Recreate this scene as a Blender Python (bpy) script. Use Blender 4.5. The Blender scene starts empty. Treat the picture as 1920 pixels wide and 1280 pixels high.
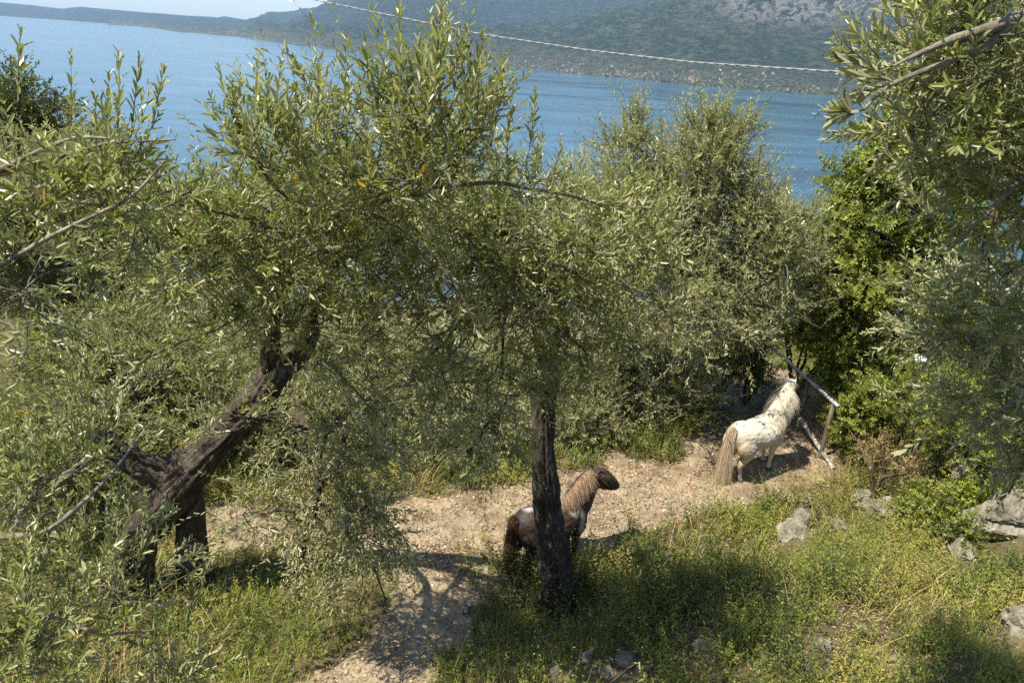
import bpy, math, random
import numpy as np
from math import radians as RAD
rng = np.random.default_rng(7)
random.seed(7)
S = bpy.context.scene
COL = S.collection

# ---------------------------------------------------------------- camera
CAM = np.array([0.0, 0.0, 5.5])
PITCH, ROLL, FPX = RAD(22.4), RAD(3.5), 1387.0
Fv = np.array([0, math.cos(PITCH), -math.sin(PITCH)])
U0 = np.array([0, math.sin(PITCH), math.cos(PITCH)])
Rv = math.cos(ROLL) * np.array([1, 0, 0]) + math.sin(ROLL) * U0
Uv = math.cos(ROLL) * U0 - math.sin(ROLL) * np.array([1, 0, 0])
cd = bpy.data.cameras.new('camera'); cam = bpy.data.objects.new('camera', cd); COL.objects.link(cam)
cd.sensor_width = 36; cd.lens = 36 * FPX / 1920; cd.clip_start = 0.05; cd.clip_end = 90000
from mathutils import Matrix, Vector
M = Matrix(((Rv[0], Uv[0], -Fv[0], CAM[0]), (Rv[1], Uv[1], -Fv[1], CAM[1]), (Rv[2], Uv[2], -Fv[2], CAM[2]), (0, 0, 0, 1)))
cam.matrix_world = M
S.camera = cam

# ---------------------------------------------------------------- light
SUN_EL = RAD(62); sh = np.array([-0.87, -0.50]); sh /= np.linalg.norm(sh)
TOSUN = np.array([sh[0] * math.cos(SUN_EL), sh[1] * math.cos(SUN_EL), math.sin(SUN_EL)])
W = bpy.data.worlds.new('World'); S.world = W; W.use_nodes = True
nt = W.node_tree; nt.nodes.clear()
sky = nt.nodes.new('ShaderNodeTexSky'); sky.sky_type = 'NISHITA'; sky.sun_disc = False
sky.sun_elevation = SUN_EL; sky.sun_rotation = math.atan2(TOSUN[0], TOSUN[1]); sky.air_density = 1.0; sky.dust_density = 0.6; sky.ozone_density = 1.0; sky.altitude = 250
bg = nt.nodes.new('ShaderNodeBackground'); bg.inputs[1].default_value = 0.105
wo = nt.nodes.new('ShaderNodeOutputWorld')
nt.links.new(sky.outputs[0], bg.inputs[0]); nt.links.new(bg.outputs[0], wo.inputs[0])
ld = bpy.data.lights.new('sun', 'SUN'); ld.energy = 5.0; ld.angle = RAD(0.5); ld.color = (1.0, 0.92, 0.755)
lo = bpy.data.objects.new('sun', ld); COL.objects.link(lo)
lo.rotation_euler = Vector(TOSUN).to_track_quat('Z', 'Y').to_euler()
S.view_settings.view_transform = 'Standard'; S.view_settings.look = 'None'
S.view_settings.exposure = 1.18; S.view_settings.gamma = 1.0
S.cycles.max_bounces = 6; S.cycles.diffuse_bounces = 3; S.cycles.glossy_bounces = 2; S.cycles.transmission_bounces = 3
S.cycles.volume_bounces = 0; S.cycles.transparent_max_bounces = 6
S.cycles.use_denoising = False
try:
    S.cycles.denoising_prefilter = 'ACCURATE'
    S.cycles.denoiser = 'OPENIMAGEDENOISE'
except Exception: pass

# ---------------------------------------------------------------- helpers
def ray(px, py):
    d = Fv + Rv * (px - 960) / FPX - Uv * (py - 640) / FPX
    return d / np.linalg.norm(d)
def P(px, py, d): return CAM + ray(px, py) * d
def Gz(px, py, z):
    d = ray(px, py); return CAM + d * ((z - CAM[2]) / d[2])
def proj(p):
    q = np.asarray(p) - CAM; w = q @ Fv
    return 960 + FPX * (q @ Rv) / w, 640 - FPX * (q @ Uv) / w, w
def sstep(a, b, x):
    t = np.clip((x - a) / (b - a), 0, 1); return t * t * (3 - 2 * t)
def hsh(i, j, k, s):
    n = (i.astype(np.int64) * 73856093) ^ (j.astype(np.int64) * 19349663) ^ (k.astype(np.int64) * 83492791) ^ (s * 2654435761)
    n = (n ^ (n >> 13)) * 1274126177 & 0x7fffffff
    n = (n ^ (n >> 15)) * 668265263 & 0x7fffffff
    return ((n >> 8) & 0xffff) / 65535.0
def vn(p, s=0):
    p = np.asarray(p, float); f = np.floor(p); t = p - f; t = t * t * (3 - 2 * t); f = f.astype(np.int64)
    out = 0
    for a in (0, 1):
        for b in (0, 1):
            for c in (0, 1):
                w = (t[..., 0] if a else 1 - t[..., 0]) * (t[..., 1] if b else 1 - t[..., 1]) * (t[..., 2] if c else 1 - t[..., 2])
                out = out + w * hsh(f[..., 0] + a, f[..., 1] + b, f[..., 2] + c, s)
    return out * 2 - 1
def fbm(p, o=4, s=0, ridge=False):
    r = 0; a = 1; p = np.asarray(p, float)
    for i in range(o):
        v = vn(p, s + i)
        if ridge: v = 1 - 2 * np.abs(v)
        r = r + a * v; a *= .5; p = p * 2.03
    return r
def xyz(x, y, z=0): return np.stack(np.broadcast_arrays(np.asarray(x, float), y, z), -1)
def nrm(v): return v / (np.linalg.norm(v, axis=-1, keepdims=True) + 1e-12)

def mesh_obj(name, V, faces, mats, parent=None, rnd=None, mi=None, smooth=False, attrs=None):
    """faces: list of (k, array(n,k))"""
    me = bpy.data.meshes.new(name)
    V = np.asarray(V, np.float32); me.vertices.add(len(V)); me.vertices.foreach_set('co', V.ravel())
    nl = sum(f.size for f in faces); nf = sum(len(f) for f in faces)
    me.loops.add(nl); me.polygons.add(nf)
    me.loops.foreach_set('vertex_index', np.concatenate([f.ravel() for f in faces]).astype(np.int32))
    tot = np.concatenate([np.full(len(f), f.shape[1]) for f in faces]).astype(np.int32)
    st = np.concatenate([[0], np.cumsum(tot)[:-1]]).astype(np.int32)
    me.polygons.foreach_set('loop_start', st)
    try: me.polygons.foreach_set('loop_total', tot)
    except Exception: pass
    if mi is not None: me.polygons.foreach_set('material_index', np.asarray(mi, np.int32))
    me.polygons.foreach_set('use_smooth', np.full(nf, smooth))
    for m in (mats if isinstance(mats, (list, tuple)) else [mats]): me.materials.append(m)
    if rnd is not None:
        a = me.attributes.new('rnd', 'FLOAT', 'FACE'); a.data.foreach_set('value', np.asarray(rnd, np.float32))
    for k, v in (attrs or {}).items():
        a = me.attributes.new(k, 'FLOAT', 'POINT'); a.data.foreach_set('value', np.asarray(v, np.float32))
    me.update(calc_edges=True)
    o = bpy.data.objects.new(name, me); COL.objects.link(o)
    if parent: o.parent = parent
    return o
def tag(o, label=None, cat=None, group=None, kind=None):
    if label: o['label'] = label
    if cat: o['category'] = cat
    if group: o['group'] = group
    if kind: o['kind'] = kind
    return o
def empty(name, loc, label, cat, group=None):
    o = bpy.data.objects.new(name, None); COL.objects.link(o); o.location = [float(v) for v in loc]; o.empty_display_size = .1
    o.matrix_basis = Matrix.Translation(o.location)
    return tag(o, label, cat, group)

class MB:
    def __init__(s): s.V = []; s.F = {3: [], 4: []}; s.R = {3: [], 4: []}; s.M = {3: [], 4: []}; s.n = 0
    def add(s, V, F, rnd=None, mi=0):
        F = np.asarray(F); k = F.shape[1]
        s.V.append(np.asarray(V, np.float32)); s.F[k].append(F + s.n)
        s.R[k].append(np.full(len(F), .5) if rnd is None else np.asarray(rnd)); s.M[k].append(np.full(len(F), mi)); s.n += len(V)
    def obj(s, name, mats, parent=None, origin=None, smooth=False):
        V = np.concatenate(s.V)
        if origin is not None: V = V - np.asarray(origin)
        ks = [k for k in (3, 4) if s.F[k]]
        return mesh_obj(name, V, [np.concatenate(s.F[k]) for k in ks], mats, parent,
                        rnd=np.concatenate([np.concatenate(s.R[k]) for k in ks]), mi=np.concatenate([np.concatenate(s.M[k]) for k in ks]), smooth=smooth)
    # batch of tubes: pts (N,S,3), radii (N,S)
    def tubes(s, pts, rad, sides=4, mi=0, rnd=None, cap=True):
        pts = np.asarray(pts, float); rad = np.asarray(rad, float)
        if pts.ndim == 2: pts = pts[None]; rad = rad[None]
        N, Sg, _ = pts.shape
        T = nrm(np.gradient(pts, axis=1))
        ref = nrm(np.cross(T.mean(1), np.where(np.abs(T.mean(1)[:, 2:3]) > .9, [[1, 0, 0]], [[0, 0, 1]])))[:, None, :]
        A = nrm(np.cross(T, np.broadcast_to(ref, T.shape))); B = np.cross(T, A)
        th = np.arange(sides) * 2 * np.pi / sides
        V = pts[:, :, None] + rad[:, :, None, None] * (np.cos(th)[None, None, :, None] * A[:, :, None] + np.sin(th)[None, None, :, None] * B[:, :, None])
        idx = np.arange(N * Sg * sides).reshape(N, Sg, sides)
        a = idx[:, :-1]; b = idx[:, 1:]
        F = np.stack([a, np.roll(a, -1, 2), np.roll(b, -1, 2), b], -1)
        r = None if rnd is None else np.repeat(rnd, (Sg - 1) * sides)
        s.add(V.reshape(-1, 3), F.reshape(-1, 4), r, mi)
    def leaves(s, Pb, D, Nn, L, Wd, rnd, mi=0, fine=True, cup=.18, bend=.06):
        N = len(Pb); Sd = nrm(np.cross(D, Nn)); L = L[:, None]; Wd = Wd[:, None]
        if fine:
            st = [Pb, Pb + D * L * .30 + Sd * Wd * .44 + Nn * Wd * cup, Pb + D * L * .78 + Sd * Wd * .40 + Nn * (Wd * cup - L * bend * .5),
                  Pb + D * L - Nn * L * bend, Pb + D * L * .78 - Sd * Wd * .40 + Nn * (Wd * cup - L * bend * .5), Pb + D * L * .30 - Sd * Wd * .44 + Nn * Wd * cup]
            V = np.stack(st, 1).reshape(-1, 3); b = np.arange(N)[:, None] * 6
            F = np.stack([b + [[0, 1, 2, 3]], b + [[0, 3, 4, 5]]], 1).reshape(-1, 4); rr = np.repeat(rnd, 2)
        else:
            st = [Pb, Pb + D * L * .45 + Sd * Wd * .5 + Nn * Wd * cup, Pb + D * L - Nn * L * bend, Pb + D * L * .45 - Sd * Wd * .5 + Nn * Wd * cup]
            V = np.stack(st, 1).reshape(-1, 3); b = np.arange(N)[:, None] * 4
            F = np.stack([b + [[0, 1, 2]], b + [[0, 2, 3]]], 1).reshape(-1, 3); rr = np.repeat(rnd, 2)
        s.add(V, F, rr, mi)
    # shoots: O (N,3), T0 unit (N,3), K curvature (N,3), Ls (N)
    def shoots(s, O, T0, K, Ls, m=9, leafL=.065, ratio=.2, ang=(.6, 1.1), fine=True, stem=.0016, mi_leaf=0, mi_stem=1, drop=.12, jitter=.25, stem_sides=3, tshade=0., start=.1, rbase=None):
        N = len(O); Ls1 = Ls[:, None]
        ts = np.linspace(0, 1, 5)[None, :, None]
        pts = O[:, None] + T0[:, None] * Ls1[:, None] * ts + K[:, None] * Ls1[:, None] * ts ** 2
        if stem > 0:
            rad = stem * (1.15 - np.linspace(0, 1, 5))[None] * np.ones((N, 1)) * rng.uniform(.8, 1.3, (N, 1))
            s.tubes(pts, rad, stem_sides, mi_stem, rng.uniform(0, 1, N))
        t = np.clip(np.linspace(start, 1, m)[None] ** .8 + rng.uniform(-.3, .3, (N, m)) / m, 0.02, 1)[..., None]
        C = O[:, None] + T0[:, None] * Ls1[:, None] * t + K[:, None] * Ls1[:, None] * t ** 2
        T = nrm(T0[:, None] + 2 * K[:, None] * t)
        ph0 = rng.uniform(0, 2 * np.pi, (N, 1)); ph = ph0 + np.arange(m)[None] * np.pi / 2 + rng.uniform(-.5, .5, (N, m))
        ref = nrm(rng.normal(size=(N, 1, 3))); A = nrm(np.cross(T, np.broadcast_to(ref, T.shape))); B = np.cross(T, A)
        rs = (rng.uniform(0, 1, (N, 1)) if rbase is None else rbase[:, None])
        for sg in (0, np.pi):
            sd = np.cos(ph + sg)[..., None] * A + np.sin(ph + sg)[..., None] * B
            a = rng.uniform(ang[0], ang[1], (N, m, 1))
            D = nrm(np.cos(a) * T + np.sin(a) * sd + rng.normal(size=T.shape) * jitter * .5)
            Nn = nrm(T - (T * D).sum(-1, keepdims=True) * D + rng.normal(size=T.shape) * jitter * .6)
            Nn = nrm(Nn - (Nn * D).sum(-1, keepdims=True) * D)
            size = leafL * rng.uniform(.65, 1.15, (N, m)) * (1 - .45 * np.clip((t[..., 0] - .7) / .3, 0, 1)) * (.75 + .25 * np.clip(t[..., 0] / .25, 0, 1))
            keep = (rng.uniform(0, 1, (N, m)) > drop).ravel()
            r = np.clip(.6 * rs + .4 * rng.uniform(0, 1, (N, m)), 0, .985)
            s.leaves(C.reshape(-1, 3)[keep], D.reshape(-1, 3)[keep], Nn.reshape(-1, 3)[keep], size.ravel()[keep],
                     (size * ratio * rng.uniform(.8, 1.2, (N, m))).ravel()[keep], r.ravel()[keep], mi_leaf, fine)

# ---------------------------------------------------------------- materials
def newmat(name):
    m = bpy.data.materials.new(name); m.use_nodes = True; nt = m.node_tree; nt.nodes.clear()
    o = nt.nodes.new('ShaderNodeOutputMaterial'); b = nt.nodes.new('ShaderNodeBsdfPrincipled'); nt.links.new(b.outputs[0], o.inputs[0])
    return m, nt, b, o
def node(nt, t, **kw):
    n = nt.nodes.new(t)
    for k, v in kw.items():
        if k.startswith('i_'):
            key = k[2:]; key = int(key) if key.isdigit() else key.replace('_', ' ')
            n.inputs[key].default_value = v
        else: setattr(n, k, v)
    return n
def ramp(nt, fac, stops, interp='LINEAR'):
    r = nt.nodes.new('ShaderNodeValToRGB'); r.color_ramp.interpolation = interp
    e = r.color_ramp.elements
    while len(e) < len(stops): e.new(.5)
    for i, (p, c) in enumerate(stops): e[i].position = p; e[i].color = (*c, 1) if len(c) == 3 else c
    nt.links.new(fac, r.inputs[0]); return r.outputs[0]
def mix(nt, fac, a, b, bt='MIX'):
    m = nt.nodes.new('ShaderNodeMix'); m.data_type = 'RGBA'; m.blend_type = bt
    for s, v in ((0, fac), (6, a), (7, b)):
        if isinstance(v, (int, float)): m.inputs[s].default_value = v
        elif isinstance(v, tuple): m.inputs[s].default_value = (*v, 1)
        else: nt.links.new(v, m.inputs[s])
    return m.outputs[2]
def noise(nt, scale, detail=4, vec=None, rough=.55, dist=0.):
    n = node(nt, 'ShaderNodeTexNoise', i_Scale=scale, i_Detail=detail, i_Roughness=rough, i_Distortion=dist)
    if vec is not None: nt.links.new(vec, n.inputs['Vector'])
    return n.outputs[0]
def texco(nt, scale=(1, 1, 1), which='Object'):
    t = nt.nodes.new('ShaderNodeTexCoord'); m = nt.nodes.new('ShaderNodeMapping'); m.inputs['Scale'].default_value = scale
    nt.links.new(t.outputs[which], m.inputs[0]); return m.outputs[0]
def bump(nt, b, h, strength=.5, dist=.01):
    n = node(nt, 'ShaderNodeBump', i_Strength=strength, i_Distance=dist); nt.links.new(h, n.inputs['Height']); nt.links.new(n.outputs[0], b.inputs['Normal'])

def leaf_mat(name, stops, back=None, rough=.42, trans=.3, tcol=None, spec=.5, big=0.0):
    m, nt, b, o = newmat(name)
    a = node(nt, 'ShaderNodeAttribute', attribute_name='rnd')
    c = ramp(nt, a.outputs['Fac'], stops)
    if big:
        nz = noise(nt, 1.3, 2, texco(nt)); c = mix(nt, big, c, ramp(nt, nz, [(.35, (.35, .4, .3)), (.65, (1, 1, .85))]), 'MULTIPLY')
    tc = c
    if back:
        g = nt.nodes.new('ShaderNodeNewGeometry')
        c = mix(nt, g.outputs['Backfacing'], c, back)
    nt.links.new(c, b.inputs['Base Color']); b.inputs['Roughness'].default_value = rough
    b.inputs['Specular IOR Level'].default_value = spec
    tr = nt.nodes.new('ShaderNodeBsdfTranslucent'); ms = nt.nodes.new('ShaderNodeMixShader'); ms.inputs[0].default_value = trans
    t2 = mix(nt, 1.0, tc, tcol or (1.5, 1.7, .6), 'MULTIPLY')
    nt.links.new(t2, tr.inputs[0]); nt.links.new(b.outputs[0], ms.inputs[1]); nt.links.new(tr.outputs[0], ms.inputs[2]); nt.links.new(ms.outputs[0], o.inputs[0])
    return m
OL = [(0, (.062, .070, .024)), (.35, (.165, .187, .064)), (.7, (.285, .30, .115)), (.985, (.44, .43, .20)), (.992, (.62, .33, .02))]
M_olive = leaf_mat('olive_leaf', OL, (.40, .385, .22), rough=.36, trans=.36, tcol=(1.3, 1.36, .50))
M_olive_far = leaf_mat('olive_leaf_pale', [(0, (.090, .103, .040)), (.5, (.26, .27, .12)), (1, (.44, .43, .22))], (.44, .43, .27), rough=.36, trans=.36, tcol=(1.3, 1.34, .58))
M_green = leaf_mat('broad_leaf', [(0, (.05, .07, .015)), (.5, (.19, .225, .04)), (1, (.38, .37, .08))], None, rough=.42, trans=.35)
M_yel = leaf_mat('lime_leaf', [(0, (.12, .17, .02)), (.5, (.27, .33, .035)), (1, (.42, .42, .05))], None, rough=.45, trans=.35, tcol=(1.3, 1.3, .5))
M_dark = leaf_mat('dark_leaf', [(0, (.035, .052, .014)), (.5, (.09, .115, .026)), (1, (.19, .18, .045))], None, trans=.2)
M_weed = leaf_mat('weed_leaf', [(0, (.035, .055, .012)), (.35, (.13, .17, .03)), (.7, (.30, .31, .06)), (.88, (.40, .32, .10)), (1, (.40, .27, .13))], None, rough=.5, trans=.4)
M_grass = leaf_mat('grass_blade', [(0, (.12, .15, .02)), (.4, (.26, .31, .04)), (.75, (.40, .40, .08)), (1, (.55, .44, .20))], None, rough=.5, trans=.35, tcol=(1.2, 1.4, .5))
M_dry = leaf_mat('dry_blade', [(0, (.20, .14, .05)), (.5, (.37, .28, .11)), (1, (.58, .46, .24))], None, rough=.6, trans=.2, tcol=(1.1, 1, .7))
def bark(name, c1, c2, lichen=.0, sc=1.0):
    m, nt, b, o = newmat(name)
    v = texco(nt, (1, 1, .35)); n1 = noise(nt, 22 * sc, 6, v, .7, .6); n2 = noise(nt, 4 * sc, 4, v)
    c = ramp(nt, n1, [(.3, c1), (.7, c2)])
    c = mix(nt, ramp(nt, n2, [(.35, (0, 0, 0)), (.65, (.6, .6, .6))]), c, tuple(.5 * x for x in c1))
    if lichen:
        n3 = noise(nt, 7 * sc, 5, texco(nt), .65); c = mix(nt, ramp(nt, n3, [(.52, (0, 0, 0)), (.70, (lichen,) * 3)]), c, (.33, .32, .27))
    nt.links.new(c, b.inputs['Base Color']); b.inputs['Roughness'].default_value = .9; bump(nt, b, n1, 1.0, .03)
    return m
M_bark = bark('olive_bark', (.022, .016, .012), (.135, .098, .07), .35)
M_bark2 = bark('dark_bark', (.016, .012, .009), (.085, .062, .044), .38)
M_branch = bark('grey_branch', (.16, .14, .10), (.42, .37, .28), .3)
M_twig = bark('twig_bark', (.13, .12, .07), (.33, .30, .20), 0, 2)
M_twigd = bark('brown_twig', (.07, .05, .03), (.20, .15, .10), 0, 2)

# ---------------------------------------------------------------- terrain
PATH = [np.array(p) for p in ([(-9, 8.4), (-4.5, 7.2), (-1.2, 6.95), (.8, 7.8), (2.5, 8.65), (3.95, 9.9), (4.3, 11.9), (4.4, 14.5)], [(-.5, 7.0), (-.72, 5.9), (-1.2, 5.1), (-2.4, 4.1), (-3.2, 2.4)])]
def pathmask(x, y):
    x = np.asarray(x, float); y = np.asarray(y, float); best = np.full(np.broadcast(x, y).shape, 9.)
    for pl, hw in zip(PATH, (.80, .48)):
        for a, b in zip(pl[:-1], pl[1:]):
            d = b - a; t = np.clip(((x - a[0]) * d[0] + (y - a[1]) * d[1]) / (d @ d), 0, 1)
            w = hw * (1 + .35 * ((a[0] + t * d[0]) > 3.0) - .68 * sstep(-.6, -1.8, a[0] + t * d[0]))
            best = np.minimum(best, np.hypot(x - a[0] - t * d[0], y - a[1] - t * d[1]) - w)
    best = best + .38 * fbm(xyz(x * 1.3, y * 1.3, 3.3), 4, 11)
    return 1 - sstep(-.12, .22, best)
def ht(x, y):
    x = np.asarray(x, float); y = np.asarray(y, float)
    n = np.array([4.2, 2.5]); n = n / np.linalg.norm(n); s = (x - .9) * n[1] - (y - 6.0) * n[0]   # + toward camera/right
    s = s - .0
    bank = 1.75 * (1 - np.exp(-np.clip(s, 0, 99) / 2.6)) * sstep(-2.0, 1.6, x - .3 * (6 - y))
    ledge = .75 * sstep(5.0, 6.1, x) * sstep(5.5, 7.5, y) * (1 - sstep(9.5, 12, y))
    # retained hillside under and behind the viewpoint
    back = 4.2 * sstep(2.6, -3.0, y) + np.clip(-y - 3, 0, 400) * .35
    yy = y - 10.2 - .35 * np.clip(x - 2, 0, 6)
    fall = -np.where(yy > 0, .30 * yy - .30 * 1.2 * (1 - np.exp(-np.clip(yy, 0, 99) / 1.2)), 0) - .17 * np.clip(yy - 20, 0, None)
    far = np.clip(y - 25, 0, 300) / 300
    r = bank + ledge + back + fall + .05 * fbm(xyz(x * .8, y * .8), 4, 5) * (1 + 12 * far) + .012 * fbm(xyz(x * 5, y * 5), 2, 9)
    return np.maximum(r, -199)
def hit(px, py, dz=0.):
    d = ray(px, py); t = 2.0
    while t < 900:
        p = CAM + d * t
        if p[2] < ht(p[0], p[1]) + dz: break
        t += .02 if t < 40 else .5
    return CAM + d * t
def onground(x, y, dz=0): return np.array([x, y, float(ht(x, y)) + dz])
def grid(xs, ys, zf):
    X, Y = np.meshgrid(xs, ys); Z = zf(X, Y); V = np.stack([X, Y, Z], -1).reshape(-1, 3)
    i = np.arange(len(xs) * len(ys)).reshape(len(ys), len(xs)); F = np.stack([i[:-1, :-1], i[:-1, 1:], i[1:, 1:], i[1:, :-1]], -1).reshape(-1, 4)
    return V, F
def gradspace(a, lo, hi, b, fine, n):
    c = np.arange(lo, hi, fine); l = lo - np.geomspace(fine * 2, lo - a, n)[::-1]; r = hi + np.geomspace(fine * 2, b - hi, n)
    return np.concatenate([l, c, r])
V, F = grid(gradspace(-420, -9, 10, 420, .07, 34), gradspace(-300, 2, 15, 640, .07, 50), ht)
m, nt, b, o = newmat('ground_soil')
v = texco(nt); n1 = noise(nt, 3, 6, v, .7); n2 = noise(nt, 40, 5, v, .7)
c = ramp(nt, n1, [(.3, (.06, .045, .025)), (.5, (.13, .10, .05)), (.7, (.22, .17, .10))]); c = mix(nt, .5, c, ramp(nt, n2, [(.3, (.2, .2, .1)), (.7, (1, 1, .9))]), 'MULTIPLY')
nt.links.new(c, b.inputs[0]); b.inputs['Roughness'].default_value = 1; bump(nt, b, n2, 1, .03)
M_soil = m
tag(mesh_obj('ground', V, [F], m, smooth=True), kind='structure')
# path sheet
V, F = grid(np.arange(-7, 6.6, .04), np.arange(2.6, 14.6, .04), lambda x, y: x * 0)
pm = pathmask(V[:, 0], V[:, 1]); V[:, 2] = ht(V[:, 0], V[:, 1]) - .05 + .068 * pm + (.012 * fbm(xyz(V[:, 0] * 9, V[:, 1] * 9), 3, 21) + .012 * fbm(xyz(V[:, 0] * 3.2, V[:, 1] * 3.2), 3, 27)) * pm
F = F[(pm[F].max(1) > .02)]
used = np.unique(F); mp = np.zeros(len(V), int); mp[used] = np.arange(len(used)); V = V[used]; F = mp[F]
m, nt, b, o = newmat('gravel_path')
v = texco(nt); vo = node(nt, 'ShaderNodeTexVoronoi', i_Scale=26.0); nt.links.new(v, vo.inputs['Vector']); n1 = noise(nt, 2.2, 5, v, .6); n2 = noise(nt, 70, 4, v, .7)
c = ramp(nt, n1, [(.3, (.14, .10, .06)), (.45, (.25, .195, .13)), (.58, (.34, .28, .195)), (.68, (.28, .17, .10)), (.76, (.20, .16, .09))])
c = mix(nt, .55, c, ramp(nt, vo.outputs['Color'], [(0, (.5, .45, .4)), (1, (1.2, 1.2, 1.15))]), 'MULTIPLY'); c = mix(nt, .5, c, ramp(nt, n2, [(.3, (.45, .4, .35)), (.7, (1, 1, 1))]), 'MULTIPLY')
nt.links.new(c, b.inputs[0]); b.inputs['Roughness'].default_value = .95
bump(nt, b, vo.outputs['Distance'], .9, .02)
M_grav = m
tag(mesh_obj('path', V, [F], m, smooth=True), kind='structure')

# ---------------------------------------------------------------- lake
m, nt, b, o = newmat('lake_water')
v = texco(nt, (.0011, .0042, 1)); n1 = noise(nt, 1.0, 7, v, .62, 1.2); v2 = texco(nt, (.35, .6, 1)); n2 = noise(nt, 1.0, 6, v2, .7)
v3 = texco(nt, (.004, .016, 1)); n3 = noise(nt, 1.0, 5, v3, .6, .8)
c = ramp(nt, n1, [(.35, (.006, .034, .068)), (.65, (.034, .098, .150))]); nt.links.new(c, b.inputs[0])
r = nt.nodes.new('ShaderNodeMath'); r.operation = 'MULTIPLY_ADD'; nt.links.new(n1, r.inputs[0]); r.inputs[1].default_value = .35; r.inputs[2].default_value = .0; nt.links.new(r.outputs[0], b.inputs['Roughness'])
b.inputs['IOR'].default_value = 1.33
ma = nt.nodes.new('ShaderNodeMath'); ma.operation = 'MULTIPLY'; nt.links.new(n2, ma.inputs[0])
ma2 = nt.nodes.new('ShaderNodeMath'); ma2.operation = 'MULTIPLY'; nt.links.new(ramp(nt, n3, [(.4, (.15,) * 3), (.62, (1,) * 3)]), ma2.inputs[0]); nt.links.new(ramp(nt, n1, [(.35, (.3,) * 3), (.6, (1,) * 3)]), ma2.inputs[1])
nt.links.new(ma2.outputs[0], ma.inputs[1]); bump(nt, b, ma.outputs[0], .32, 1.6)
LZ = -195.0
V = np.array([[-40000, 150, LZ], [40000, 150, LZ], [40000, 45000, LZ], [-40000, 45000, LZ]], float)
tag(mesh_obj('lake', V, [np.array([[0, 1, 2, 3]])], m), kind='structure')

# ---------------------------------------------------------------- far shores
def azel(px, py):
    d = ray(px, py); return math.atan2(d[0], d[1]), math.atan2(d[2], math.hypot(d[0], d[1]))
def shore(pts):
    az = []; D = []
    for px, py in pts:
        a, e = azel(px, py); az.append(a); D.append((CAM[2] - LZ) / math.tan(-e))
    return np.array(az), np.array(D)
def relief(name, shore_px, crest_px, depth, a0, a1, na, nr, mat, prof, amp, ns, seed, wob=0.0):
    sa, sD = shore(shore_px); ca = []; ce = []
    for q in crest_px:
        a, e = azel(*q); ca.append(a); ce.append(e)
    az = np.linspace(a0, a1, na)[:, None]; t = np.linspace(0, 1, nr)[None, :] ** 1.3
    D = np.interp(az, sa, sD); D = D * (1 + wob * fbm(xyz(az * 60, 0, 1), 4, seed))
    hc = np.tan(np.interp(az, ca, ce)) * (D + depth) + CAM[2] - LZ
    r = D + depth * t * 1.25
    X = np.sin(az) * r; Y = np.cos(az) * r
    tt = np.clip(t, 0, 1)
    base = np.interp(tt, *prof) + 0 * az
    nz = fbm(xyz(X / ns, Y / ns, 0), 7, seed, ridge=True) * .6 + fbm(xyz(X / ns * 2.3, Y / ns * 2.3, 5), 5, seed + 9) * .5
    sarc = az * D; nz = nz * .7 + 1.0 * fbm(xyz(sarc / (ns * .8) + .4 * nz, r / (ns * 3.2), 7), 5, seed + 3, ridge=True) - .3
    Z = hc * base + amp * nz * np.clip(tt * 3, 0, 1) * (base * .8 + .2) * (1 - .88 * sstep(.7, .98, tt) * (1 - sstep(1.0, 1.25, tt)))
    Z = np.where(t < .02, -8, np.maximum(Z, 1.5)) + LZ
    V = np.stack([X, Y, Z], -1).reshape(-1, 3); i = np.arange(na * nr).reshape(na, nr)
    F = np.stack([i[:-1, :-1], i[:-1, 1:], i[1:, 1:], i[1:, :-1]], -1).reshape(-1, 4)[:, ::-1]
    N = np.zeros(3)
    o = mesh_obj(name, V, [F], mat, smooth=True); tag(o, kind='structure')
    return V.reshape(na, nr, 3)
def hill_mat(name, forest, field, rock, rock_px=None, fieldamt=.5):
    m, nt, b, o = newmat(name)
    v = texco(nt, (.001, .001, .001)); n1 = noise(nt, 2.2, 8, v, .68); n2 = noise(nt, 20, 8, v, .78); n3 = noise(nt, 7, 6, texco(nt, (.001, .001, .004)), .65, .6)
    c = ramp(nt, n2, [(.34, tuple(.25 * x for x in forest)), (.5, forest), (.66, tuple(3.2 * x for x in forest))])
    c = mix(nt, ramp(nt, n3, [(.50, (0, 0, 0)), (.62, (fieldamt,) * 3)]), c, field)
    g = nt.nodes.new('ShaderNodeNewGeometry'); sp = nt.nodes.new('ShaderNodeSeparateXYZ'); nt.links.new(g.outputs['Position'], sp.inputs[0])
    n4 = noise(nt, 60, 5, v, .75)
    low = node(nt, 'ShaderNodeMapRange', i_1=-190.0, i_2=-40.0, i_3=.75, i_4=0.0); nt.links.new(sp.outputs[2], low.inputs[0])
    mm = nt.nodes.new('ShaderNodeMath'); mm.operation = 'MULTIPLY'; nt.links.new(low.outputs[0], mm.inputs[0]); nt.links.new(ramp(nt, n4, [(.47, (0,) * 3), (.56, (1,) * 3)]), mm.inputs[1])
    c = mix(nt, mm.outputs[0], c, tuple(1.25 * x for x in field))
    if rock_px:
        at = node(nt, 'ShaderNodeAttribute', attribute_name='rock')
        n5 = noise(nt, 3.2, 8, texco(nt, (.0035, .0035, .0009)), .72, 1.2)
        m5 = nt.nodes.new('ShaderNodeMath'); m5.operation = 'MULTIPLY'; nt.links.new(at.outputs['Fac'], m5.inputs[0]); nt.links.new(ramp(nt, n5, [(.46, (0,) * 3), (.54, (1,) * 3)]), m5.inputs[1])
        c = mix(nt, m5.outputs[0], c, ramp(nt, n4, [(.3, tuple(.5 * x for x in rock)), (.7, rock)]))
    nt.links.new(c, b.inputs[0]); b.inputs['Roughness'].default_value = 1; b.inputs['Specular IOR Level'].default_value = 0.1
    bump(nt, b, n2, 1.0, 90.)
    return m
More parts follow.
